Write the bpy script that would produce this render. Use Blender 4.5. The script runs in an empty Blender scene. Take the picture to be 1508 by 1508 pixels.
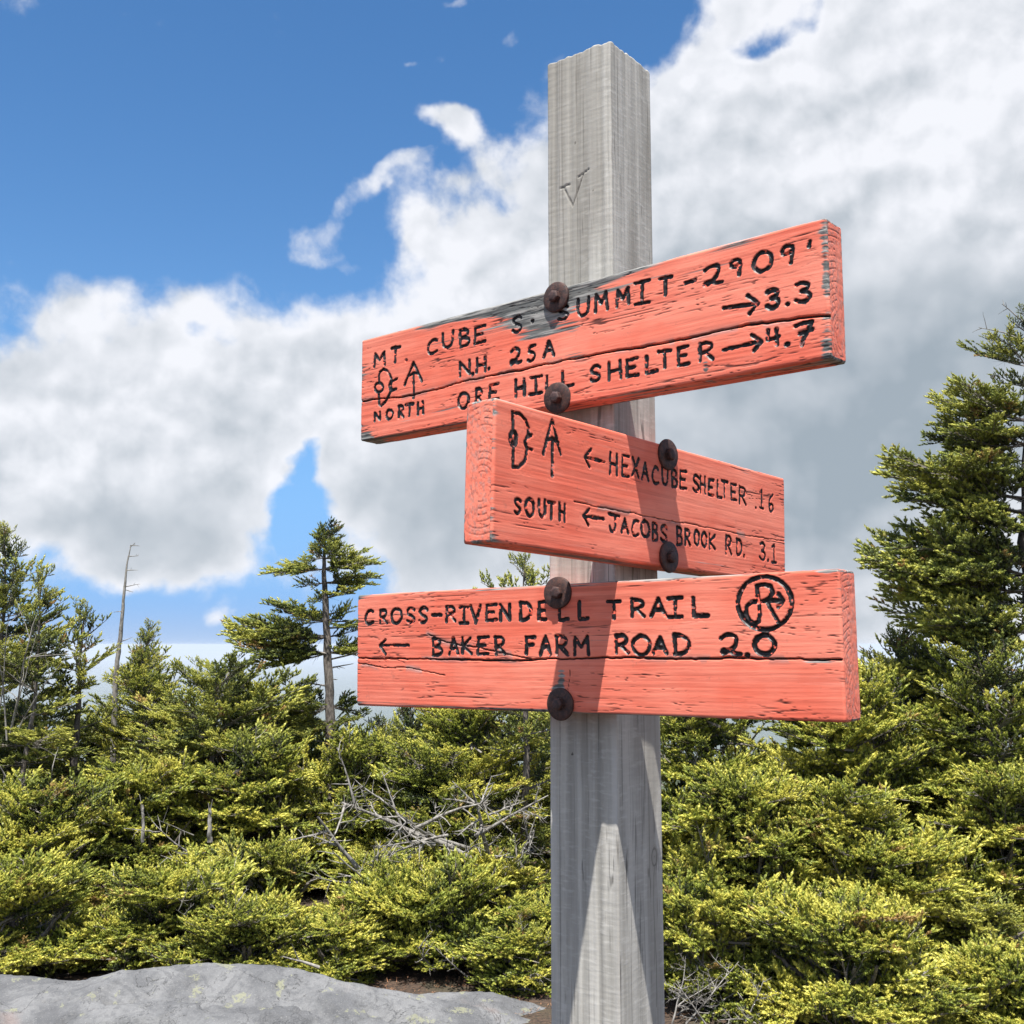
import bpy, math, random
import numpy as np
from mathutils import Vector, Matrix
PI = math.pi
S = bpy.context.scene
EYE = Vector((0.0, 0.0, 1.5))
F, PITCH = 1648.72, 0.118

# ---------------------------------------------------------------- camera
cam = bpy.data.cameras.new('camera'); cam.sensor_width = 36; cam.lens = F / 1508 * 36
cam.clip_start = 0.05; cam.clip_end = 60000
co = bpy.data.objects.new('camera', cam); S.collection.objects.link(co); S.camera = co
co.location = EYE; co.rotation_euler = (PI / 2 + PITCH, 0, 0)

# ---------------------------------------------------------------- light
SUN_AZ, SUN_EL = math.radians(188.3), math.radians(70.6)      # clockwise from +Y
sd = Vector((math.sin(SUN_AZ) * math.cos(SUN_EL), math.cos(SUN_AZ) * math.cos(SUN_EL), math.sin(SUN_EL)))
sun = bpy.data.lights.new('sun', 'SUN'); sun.energy = 4.7; sun.angle = math.radians(.53); sun.color = (1, .955, .89)
so = bpy.data.objects.new('sun', sun); S.collection.objects.link(so)
so.rotation_euler = sd.to_track_quat('Z', 'Y').to_euler()
S.view_settings.view_transform = 'Standard'; S.view_settings.look = 'None'
S.view_settings.gamma = 1; S.view_settings.use_curve_mapping = False
S.view_settings.exposure = 1.05


def direction(px, py):
    """unit direction of the sky seen at a point given in photograph coordinates"""
    u = (px - 754) / F; v = (754 - py) / F
    c, s = math.cos(PITCH), math.sin(PITCH)
    return Vector((u, c - v * s, s + v * c)).normalized()


def at(px, py, Y):
    d = direction(px, py)
    return EYE + d * (Y / d.y)


class NT:
    """small helper to write node trees"""
    def __init__(s, nt): s.nt = nt; s.n = nt.nodes; s.l = nt.links
    def new(s, t, **k):
        o = s.n.new(t)
        for a, b in k.items(): setattr(o, a, b)
        return o
    def put(s, sock, v):
        if isinstance(v, bpy.types.NodeSocket): s.l.new(v, sock)
        else: sock.default_value = v
    def m(s, op, a, b=None, c=None, clamp=False):
        o = s.new('ShaderNodeMath', operation=op, use_clamp=clamp); s.put(o.inputs[0], a)
        if b is not None: s.put(o.inputs[1], b)
        if c is not None: s.put(o.inputs[2], c)
        return o.outputs[0]
    def v(s, op, a, b=None, scale=None):
        o = s.new('ShaderNodeVectorMath', operation=op); s.put(o.inputs[0], a)
        if b is not None: s.put(o.inputs[1], b)
        if scale is not None: s.put(o.inputs['Scale'], scale)
        return o.outputs['Value'] if op in ('DOT_PRODUCT', 'LENGTH') else o.outputs[0]
    def mix(s, f, a, b):
        o = s.new('ShaderNodeMix', data_type='RGBA'); s.put(o.inputs[0], f); s.put(o.inputs[6], a); s.put(o.inputs[7], b)
        return o.outputs[2]
    def noise(s, vec, scale, detail=4, rough=.5, dist=0.0, out=0):
        o = s.new('ShaderNodeTexNoise'); s.put(o.inputs['Vector'], vec); o.inputs['Scale'].default_value = scale
        o.inputs['Detail'].default_value = detail; o.inputs['Roughness'].default_value = rough
        o.inputs['Distortion'].default_value = dist
        return o.outputs[out]
    def ss(s, x, a, b):
        o = s.new('ShaderNodeMapRange', interpolation_type='SMOOTHSTEP'); s.put(o.inputs[0], x)
        o.inputs[1].default_value = a; o.inputs[2].default_value = b; return o.outputs[0]
    def lin(s, x, a, b, c=0, d=1):
        o = s.new('ShaderNodeMapRange'); s.put(o.inputs[0], x)
        for i, q in zip((1, 2, 3, 4), (a, b, c, d)): o.inputs[i].default_value = q
        return o.outputs[0]


# ---------------------------------------------------------------- sky
W = bpy.data.worlds.new('World'); S.world = W; W.use_nodes = True
w = NT(W.node_tree); w.n.clear()
sky = w.new('ShaderNodeTexSky', sky_type='NISHITA', sun_disc=False)
sky.sun_elevation = SUN_EL; sky.sun_rotation = SUN_AZ; sky.altitude = 900; sky.air_density = 1.0; sky.dust_density = .35; sky.ozone_density = 1.6
D = w.new('ShaderNodeTexCoord').outputs['Generated']
# broad masses of cloud and of clear air: (x, y, rx, ry, turn, weight), seen from the summit
CLOUD = [(60, 660, 170, 130, 0, 1.0), (240, 640, 190, 170, 0, 1.1), (390, 590, 130, 110, 0, .9), (240, 790, 110, 60, 0, .8), (90, 740, 160, 60, 0, .6),
         (620, 560, 150, 130, 0, 1.1), (715, 440, 120, 90, -40, 1.0), (790, 350, 60, 90, 0, .8), (640, 760, 150, 170, 0, 1.1), (880, 460, 130, 220, 0, 1.2),
         (560, 660, 60, 60, 0, .7), (500, 560, 70, 60, 0, .5),
         (1150, 300, 190, 200, 0, 1.1), (1080, 150, 110, 110, 0, .8), (1300, 180, 200, 200, 0, 1.0), (1500, 100, 190, 190, 0, 1.0), (1450, 420, 260, 260, 0, 1.2),
         (1180, 620, 330, 240, 0, 1.4), (1420, 760, 240, 180, 0, 1.0), (1000, 850, 260, 160, 0, 1.0), (1300, 960, 260, 120, 0, .7), (1500, -80, 150, 160, 0, .7), (1330, 20, 90, 60, 0, .5), (1060, 40, 50, 80, 20, .5),
         (632, 172, 30, 20, -20, .46), (668, 190, 30, 26, 0, .50), (705, 215, 34, 34, 0, .52), (725, 255, 46, 24, 10, .50), (690, 165, 22, 14, 0, .36), (660, 275, 26, 20, 0, .34), (770, 215, 26, 22, 0, .36), (600, 245, 42, 15, 45, .42), (548, 292, 42, 15, 30, .46), (490, 325, 38, 22, 40, .50), (440, 345, 26, 34, 0, .44), (478, 372, 28, 18, 0, .42), (840, 150, 40, 70, 0, .2),
         (615, 345, 26, 34, 0, .50), (60, 480, 22, 14, -40, .3), (670, 80, 30, 14, 20, .46), (612, 84, 14, 10, 0, .44), (770, 45, 24, 12, 0, .40), (690, 0, 30, 8, 0, .4),
         (322, 915, 18, 22, 0, .6), (400, 1010, 150, 42, 0, 1.0), (560, 1060, 170, 60, 0, .9), (130, 1010, 120, 60, 0, .5), (60, 930, 60, 30, 0, .3), (150, 1130, 260, 60, 0, .7),
         (486, 640, 24, 60, -28, -.80), (455, 725, 40, 56, -14, -.75), (450, 780, 60, 36, 0, -.8), (1110, 60, 60, 34, -20, -.95), (1200, 40, 60, 30, 15, -.95), (500, 900, 60, 50, 0, -.3), (280, 500, 26, 16, 30, -.25), (330, 520, 20, 16, 0, -.2)]
SHADE = [(1200, 620, 330, 150, 0, 1.0), (1030, 470, 110, 110, 0, .35), (1420, 560, 200, 160, 0, .45), (650, 720, 120, 110, 0, .6), (620, 830, 110, 70, 0, .4),
         (260, 790, 110, 60, 0, .75), (120, 760, 110, 40, 0, .5), (1100, 800, 260, 100, 0, .7), (330, 620, 70, 60, 0, .25), (1150, 400, 130, 80, 0, .3), (860, 300, 60, 90, 0, .3), (1350, 420, 130, 60, 0, .25),
         (60, 600, 60, 30, 0, -.3), (620, 430, 100, 60, 0, -.4), (1290, 170, 130, 90, 0, -.35), (1460, 110, 90, 90, 0, -.35), (1080, 110, 90, 60, 0, -.3), (1350, 800, 130, 50, 0, -.4), (550, 560, 60, 60, 0, -.3)]


def field(items, vec):
    tot = None
    for (x, y, rx, ry, rot, wt) in items:
        c = direction(x, y)
        e1 = Vector((0, 0, 1)).cross(c).normalized() * -1          # to the right
        e2 = c.cross(e1).normalized() * -1                      # up
        if e2.z < 0: e2 = -e2
        r = math.radians(rot)
        a = (e1 * math.cos(r) + e2 * math.sin(r)) * (F / rx); b = (e2 * math.cos(r) - e1 * math.sin(r)) * (F / ry)
        p = w.v('DOT_PRODUCT', vec, tuple(a)); q = w.v('DOT_PRODUCT', vec, tuple(b))
        q2 = w.m('MULTIPLY', q, q); s_ = w.m('MULTIPLY_ADD', p, p, q2)
        g = w.m('EXPONENT', w.m('MULTIPLY', s_, -1.0))
        tot = w.m('MULTIPLY_ADD', g, wt, tot if tot is not None else 0.0)
    return tot


warp = w.new('ShaderNodeTexNoise'); w.put(warp.inputs['Vector'], D); warp.inputs['Scale'].default_value = 9; warp.inputs['Detail'].default_value = 5
warp.inputs['Roughness'].default_value = .55
wv = w.v('SCALE', w.v('SUBTRACT', warp.outputs['Color'], (.5, .5, .5)), scale=.085)
DW = w.v('ADD', D, wv)
cov = field(CLOUD, DW)
sep = w.new('ShaderNodeSeparateXYZ'); w.put(sep.inputs[0], D)
front = w.ss(sep.outputs[1], .45, .72)
general = w.lin(w.noise(D, 3.1, 5, .5), .40, .60, -.35, .75)
cov = w.m('ADD', w.m('MULTIPLY', w.m('SUBTRACT', cov, .40), front), w.m('MULTIPLY', general, w.m('SUBTRACT', 1.0, front)))
def puff(vec, scale, detail, rough):
    """billowing noise, 0..1: rounded heads with creases between them"""
    o = w.new('ShaderNodeTexVoronoi', feature='F1', normalize=True); w.put(o.inputs['Vector'], vec); o.inputs['Scale'].default_value = scale
    o.inputs['Detail'].default_value = detail; o.inputs['Roughness'].default_value = rough; o.inputs['Lacunarity'].default_value = 2.1
    return w.m('SUBTRACT', 1.0, w.m('MULTIPLY', o.outputs['Distance'], 1.25))
DN = w.v('ADD', D, w.v('SCALE', w.v('SUBTRACT', warp.outputs['Color'], (.5, .5, .5)), scale=.022))
SH1 = (0.006, 0, -.012); SH2 = (0.012, 0, -.030)
n1 = w.noise(DN, 15, 9, .55, .1); n2 = w.noise(w.v('ADD', DN, SH1), 15, 6, .5, .1)
n3 = w.noise(D, 6.0, 4, .5, .05); n4 = w.noise(w.v('ADD', D, SH2), 6.0, 4, .5, .05)
p1 = puff(DN, 15, 2, .5); p2 = puff(w.v('ADD', DN, SH1), 15, 1, .5)
rough_ = w.m('ADD', w.m('MULTIPLY', w.m('SUBTRACT', n1, .5), 1.75), w.m('MULTIPLY', w.m('SUBTRACT', p1, .62), .70))
dens = w.m('ADD', cov, rough_)
mask = w.ss(dens, -.12, .42)
shade = w.m('MULTIPLY', field(SHADE, DW), front)
crisp = w.m('SUBTRACT', 1.0, w.m('MULTIPLY', w.ss(shade, -.1, .8), .72))       # bases are smooth, sunlit heads are crisp
emb = w.m('ADD', w.m('MULTIPLY', w.m('SUBTRACT', n1, n2), 1.5), w.m('MULTIPLY', w.m('SUBTRACT', p1, p2), 1.35))
emb = w.m('ADD', w.m('MULTIPLY', emb, crisp), w.m('MULTIPLY', w.m('SUBTRACT', n3, n4), 1.3))
rim = w.m('MULTIPLY', w.m('SUBTRACT', 1.0, w.ss(dens, .15, .9)), .22)
lite = w.m('SUBTRACT', w.m('ADD', emb, .71), w.m('MULTIPLY', shade, .58))
lite = w.m('ADD', w.m('ADD', lite, rim), w.m('MULTIPLY', w.m('SUBTRACT', n3, .5), .55))
lite = w.m('MINIMUM', w.m('MAXIMUM', lite, 0.0), 1.0)
ccol = w.mix(lite, (2.75, 3.20, 3.60, 1), (6.9, 7.0, 7.35, 1))
# Nishita, pushed a little towards the deep blue of the picture
hs = w.new('ShaderNodeHueSaturation'); hs.inputs['Saturation'].default_value = 1.25; hs.inputs['Value'].default_value = 1.25
w.put(hs.inputs['Color'], sky.outputs[0])
lowband = w.m('SUBTRACT', 1.0, w.ss(w.m('ABSOLUTE', sep.outputs[2]), 0.0, .30))
hz_ = w.mix(w.m('MULTIPLY', lowband, .85), hs.outputs[0], (1.0, 2.85, 6.6, 1))
hz_ = w.mix(w.m('MULTIPLY', w.m('SUBTRACT', 1.0, w.ss(sep.outputs[2], -.02, .045)), .60), hz_, (4.4, 5.2, 6.3, 1))
SKYC = w.mix(w.m('MULTIPLY', mask, .97), hz_, ccol)
bg = w.new('ShaderNodeBackground'); w.put(bg.inputs[0], SKYC); bg.inputs[1].default_value = .066
w.l.new(bg.outputs[0], w.new('ShaderNodeOutputWorld').inputs[0])


# ---------------------------------------------------------------- helpers
def link(o): S.collection.objects.link(o); return o
def mesh_np(name, verts, faces, mat=None, smooth=True, cols=None, normals=None):
    me = bpy.data.meshes.new(name)
    verts = np.asarray(verts, dtype=np.float32); faces = np.asarray(faces, dtype=np.int32)
    k = faces.shape[1]
    me.vertices.add(len(verts)); me.vertices.foreach_set('co', verts.ravel())
    me.loops.add(faces.size); me.loops.foreach_set('vertex_index', faces.ravel())
    me.polygons.add(len(faces)); me.polygons.foreach_set('loop_start', np.arange(0, faces.size, k, dtype=np.int32))
    me.polygons.foreach_set('use_smooth', np.full(len(faces), smooth))
    me.update(calc_edges=True)
    for nm, c in (cols or {}).items():
        at_ = me.attributes.new(nm, 'FLOAT_COLOR', 'POINT'); at_.data.foreach_set('color', np.asarray(c, dtype=np.float32).ravel())
    if mat: me.materials.append(mat)
    if normals is not None: me.normals_split_custom_set_from_vertices(normals)
    return me
def obj(name, me, parent=None, **props):
    o = link(bpy.data.objects.new(name, me)); o.parent = parent
    for k, v in props.items(): o[k] = v
    return o
def thing(name, loc, label, cat, group=None):
    o = obj(name, None, None, label=label, category=cat); o.location = loc; o.empty_display_size = .1
    if group: o['group'] = group
    return o


_rng = np.random.RandomState(7)
_lat = _rng.rand(256, 256).astype(np.float32)
def vn(x, y, seed=0):
    """2-D value noise, 0..1"""
    x = x + seed * 17.31; y = y + seed * 9.77
    xi = np.floor(x).astype(int); yi = np.floor(y).astype(int)
    fx = x - xi; fy = y - yi; fx = fx * fx * (3 - 2 * fx); fy = fy * fy * (3 - 2 * fy)
    a = _lat[xi & 255, yi & 255]; b = _lat[(xi + 1) & 255, yi & 255]; c = _lat[xi & 255, (yi + 1) & 255]; d = _lat[(xi + 1) & 255, (yi + 1) & 255]
    return (a * (1 - fx) + b * fx) * (1 - fy) + (c * (1 - fx) + d * fx) * fy
def fbm(x, y, seed=0, o=4, g=.5):
    t = 0; a = 1; n = 0
    for i in range(o):
        t = t + a * vn(x * 2 ** i, y * 2 ** i, seed + i * 3); n += a; a *= g
    return t / n
def sst(x, a, b):
    t = np.clip((x - a) / (b - a), 0, 1); return t * t * (3 - 2 * t)


def material(name):
    m = bpy.data.materials.new(name); m.use_nodes = True; n = NT(m.node_tree)
    b = m.node_tree.nodes['Principled BSDF']; return m, n, b


def bump(n, b, h, strength, dist):
    o = n.new('ShaderNodeBump'); o.inputs['Strength'].default_value = strength; o.inputs['Distance'].default_value = dist
    n.put(o.inputs['Height'], h); n.l.new(o.outputs[0], b.inputs['Normal'])


# ---------------------------------------------------------------- wood materials
def stretched(n, s):
    tc = n.new('ShaderNodeTexCoord').outputs['Object']; mp = n.new('ShaderNodeMapping'); n.put(mp.inputs[0], tc); mp.inputs['Scale'].default_value = s
    return mp.outputs[0]


def painted_wood(name, paint, paint2, axis):
    m, n, b = material(name)
    at_ = n.new('ShaderNodeAttribute', attribute_name='mask'); sp = n.new('ShaderNodeSeparateColor'); n.put(sp.inputs[0], at_.outputs['Color'])
    ink, wear, crk = sp.outputs; gr = at_.outputs['Alpha']
    v1 = stretched(n, (6, 60, 60)); v2 = stretched(n, (30, 420, 420)); v3 = stretched(n, (9, 9, 9))
    g1 = n.noise(v1, 1, 5, .6); g2 = n.noise(v2, 1, 4, .6); g3 = n.noise(v3, 1, 4, .6); g4 = n.noise(stretched(n, (11, 190, 190)), 1, 5, .65)
    tone = n.m('ADD', n.m('MULTIPLY', g3, .6), n.m('MULTIPLY', g1, .4))
    pc = n.mix(n.ss(tone, .36, .62), paint, paint2)
    pc = n.mix(n.m('MULTIPLY', n.ss(g2, .60, .74), .38), pc, (paint[0] * .45, paint[1] * .40, paint[2] * .45, 1))
    pc = n.mix(n.m('MULTIPLY', n.ss(g4, .50, .66), .26), pc, (paint[0] * .62, paint[1] * .50, paint[2] * .50, 1))
    pc = n.mix(n.m('MULTIPLY', n.ss(g4, .44, .32), .30), pc, (.88, .34, .26, 1))
    wc = n.mix(n.ss(g2, .36, .62), (.075, .080, .080, 1), (.34, .335, .32, 1))
    wc = n.mix(n.m('MULTIPLY', n.ss(g1, .45, .65), .45), wc, (.20, .19, .17, 1)); wc = n.mix(n.m('MULTIPLY', n.ss(gr, .52, .36), .70), wc, (.060, .066, .066, 1))
    pc = n.mix(n.m('MULTIPLY', n.ss(gr, .42, .30), .26), pc, (paint[0] * .50, paint[1] * .38, paint[2] * .40, 1))
    fade = n.noise(stretched(n, (5, 14, 14)), 1, 4, .55); pc = n.mix(n.m('MULTIPLY', n.ss(fade, .50, .68), .45), pc, (.90, .30, .21, 1)); pc = n.mix(n.m('MULTIPLY', n.ss(fade, .48, .34), .30), pc, (.55, .085, .05, 1))
    dirt = n.noise(stretched(n, (70, 45, 45)), 1, 4, .7); pc = n.mix(n.m('MULTIPLY', n.ss(dirt, .62, .74), .35), pc, (.30, .12, .09, 1))
    c = n.mix(wear, pc, wc)
    c = n.mix(crk, c, (.016, .010, .010, 1))
    ic = n.mix(n.ss(n.noise(v3, 14, 3, .6), .48, .72), (.010, .009, .010, 1), (.05, .040, .040, 1))
    c = n.mix(ink, c, ic)
    n.l.new(c, b.inputs['Base Color'])
    n.put(b.inputs['Roughness'], n.m('ADD', n.m('MULTIPLY', ink, -.30), .68))
    b.inputs['Specular IOR Level'].default_value = .30
    bump(n, b, n.m('ADD', g2, n.m('MULTIPLY', g1, .5)), .35, .0006)
    return m


def weathered(name):
    m, n, b = material(name)
    at_ = n.new('ShaderNodeAttribute', attribute_name='mask'); sp = n.new('ShaderNodeSeparateColor'); n.put(sp.inputs[0], at_.outputs['Color'])
    v1 = stretched(n, (75, 75, 3.0)); v2 = stretched(n, (300, 300, 16)); v3 = stretched(n, (7, 7, 2.5)); v4 = stretched(n, (60, 60, 260))
    g1 = n.noise(v1, 1, 5, .6); g2 = n.noise(v2, 1, 4, .6); g3 = n.noise(v3, 1, 3, .5); g4 = n.noise(v4, 1, 3, .6)
    c = n.mix(n.ss(g1, .34, .66), (.325, .315, .288, 1), (.485, .472, .436, 1))
    c = n.mix(n.m('MULTIPLY', n.ss(g2, .56, .74), .40), c, (.20, .195, .18, 1))
    c = n.mix(n.m('MULTIPLY', n.ss(g4, .52, .68), .45), c, (.55, .54, .51, 1))
    c = n.mix(n.m('MULTIPLY', n.ss(g3, .50, .72), .30), c, (.30, .28, .24, 1))
    c = n.mix(n.m('MULTIPLY', n.ss(at_.outputs['Alpha'], .48, .20), .30), c, (.19, .185, .172, 1)); c = n.mix(n.m('MULTIPLY', n.ss(at_.outputs['Alpha'], .62, .85), .35), c, (.52, .51, .49, 1))
    c = n.mix(sp.outputs[2], c, (.045, .042, .040, 1))
    c = n.mix(n.m('MULTIPLY', sp.outputs[1], .6), c, (.22, .205, .18, 1))
    n.l.new(c, b.inputs['Base Color']); b.inputs['Roughness'].default_value = .82; b.inputs['Specular IOR Level'].default_value = .25
    bump(n, b, n.m('ADD', g2, g4), .30, .0006)
    return m


M_PAINT = painted_wood('faded_red_paint', (.74, .150, .090, 1), (.80, .225, .150, 1), 0)
M_POST = weathered('silver_weathered_wood')


def ink_material():
    m, n, b = material('black_paint_in_grooves')
    at_ = n.new('ShaderNodeAttribute', attribute_name='mask'); sp = n.new('ShaderNodeSeparateColor'); n.put(sp.inputs[0], at_.outputs['Color'])
    v3 = stretched(n, (130, 130, 130))
    k = n.noise(v3, 1, 3, .6)
    c = n.mix(n.ss(k, .50, .74), (.009, .008, .009, 1), (.055, .040, .040, 1))
    pc = n.mix(sp.outputs[1], (.80, .140, .085, 1), (.20, .195, .19, 1))
    c = n.mix(n.ss(sp.outputs[0], .22, .60), pc, c)
    n.l.new(c, b.inputs['Base Color']); b.inputs['Roughness'].default_value = .45; b.inputs['Specular IOR Level'].default_value = .35
    bump(n, b, k, .3, .0005)
    return m
M_INK = ink_material()


# ---------------------------------------------------------------- sawn timber
def beam(L, hn, hv, r, fine, coarse, du, faces_fine, u0=None, end_r=.003):
    """timber along u; section half sizes hn (front at +n) and hv. Returns grid arrays."""
    def side(p0, p1, step):
        d = math.hypot(p1[0] - p0[0], p1[1] - p0[1]); k = max(1, int(round(d / step)))
        return [(p0[0] + (p1[0] - p0[0]) * i / k, p0[1] + (p1[1] - p0[1]) * i / k) for i in range(k + 1)]
    P = []; Nn = []; fid = []
    cs = [((hn, -hv + r), (hn, hv - r), (1, 0)), ((hn - r, hv), (-hn + r, hv), (0, 1)), ((-hn, hv - r), (-hn, -hv + r), (-1, 0)), ((-hn + r, -hv), (hn - r, -hv), (0, -1))]
    cc = [(hn - r, hv - r), (-hn + r, hv - r), (-hn + r, -hv + r), (hn - r, -hv + r)]
    for i, (a, b_, nn) in enumerate(cs):
        for q in side(a, b_, fine if i in faces_fine else coarse): P.append(q); Nn.append(nn); fid.append(i)
        for j in (1, 2, 3):
            t = math.atan2(nn[1], nn[0]) + PI / 2 * j / 4
            P.append((cc[i][0] + r * math.cos(t), cc[i][1] + r * math.sin(t))); Nn.append((math.cos(t), math.sin(t))); fid.append(i if j < 2 else (i + 1) % 4)
    P = np.array(P); Nn = np.array(Nn); fid = np.array(fid)
    us = list(np.linspace(u0[0] + end_r, u0[1] - end_r, int((u0[1] - u0[0]) / du))) if u0 else None
    core = np.array([hn - min(hn, hv), hv - min(hn, hv)])
    rows = []  # u, inset, is_cap(-1,0,1)
    hmin = min(hn, hv)
    caps = [hmin * k / 26 for k in range(26, 0, -1)]
    rows += [(u0[0], c_, -1) for c_ in caps if c_ > end_r]
    for k in range(4):
        x = end_r * (1 - math.cos(PI / 2 * k / 4)); rows.append((u0[0] + x, end_r * (1 - math.sqrt(max(0, 1 - (1 - x / end_r) ** 2))), 0))
    rows += [(u, 0.0, 0) for u in us]
    tail = [(u0[0] + u0[1] - q[0], q[1], -q[2]) for q in rows[:len(rows) - len(us)]][::-1]
    rows += tail
    U = np.array([q[0] for q in rows])[:, None] + 0 * P[:, 0][None]
    ins = np.array([q[1] for q in rows])[:, None]; cap = np.array([q[2] for q in rows])[:, None] + 0 * P[:, 0][None]
    cx = np.clip(P[:, 0], -core[0], core[0])[None]; cy = np.clip(P[:, 1], -core[1], core[1])[None]
    k = 1 - ins / hmin
    N_ = cx + (P[:, 0][None] - cx) * k; V_ = cy + (P[:, 1][None] - cy) * k
    nrm = np.stack([np.where(cap != 0, cap, 0), np.where(cap == 0, Nn[:, 0][None] + 0 * U, 0), np.where(cap == 0, Nn[:, 1][None] + 0 * U, 0)], -1)
    return U, N_, V_, nrm, fid[None] + 0 * U.astype(int), cap


def grid_faces(nu, nv):
    i = np.arange(nu - 1)[:, None]; j = np.arange(nv)[None]; j2 = (j + 1) % nv
    return np.stack([i * nv + j, i * nv + j2, (i + 1) * nv + j2, (i + 1) * nv + j], -1).reshape(-1, 4)


def vnormals(v, f):
    a = v[f[:, 2]] - v[f[:, 0]]; b = v[f[:, 3]] - v[f[:, 1]]; n = np.cross(a, b); out = np.zeros_like(v)
    for k in range(4): np.add.at(out, f[:, k], n)
    return out / (np.linalg.norm(out, axis=1, keepdims=True) + 1e-20)


def seg_dist(U, V, pts):
    """distance to a polyline and the position of the nearest point"""
    best = np.full(U.shape, 1e9)
    for (a, b) in zip(pts[:-1], pts[1:]):
        d = (b[0] - a[0], b[1] - a[1]); q = d[0] ** 2 + d[1] ** 2 + 1e-12
        t = np.clip(((U - a[0]) * d[0] + (V - a[1]) * d[1]) / q, 0, 1)
        best = np.minimum(best, np.hypot(U - a[0] - t * d[0], V - a[1] - t * d[1]))
    return best


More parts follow.
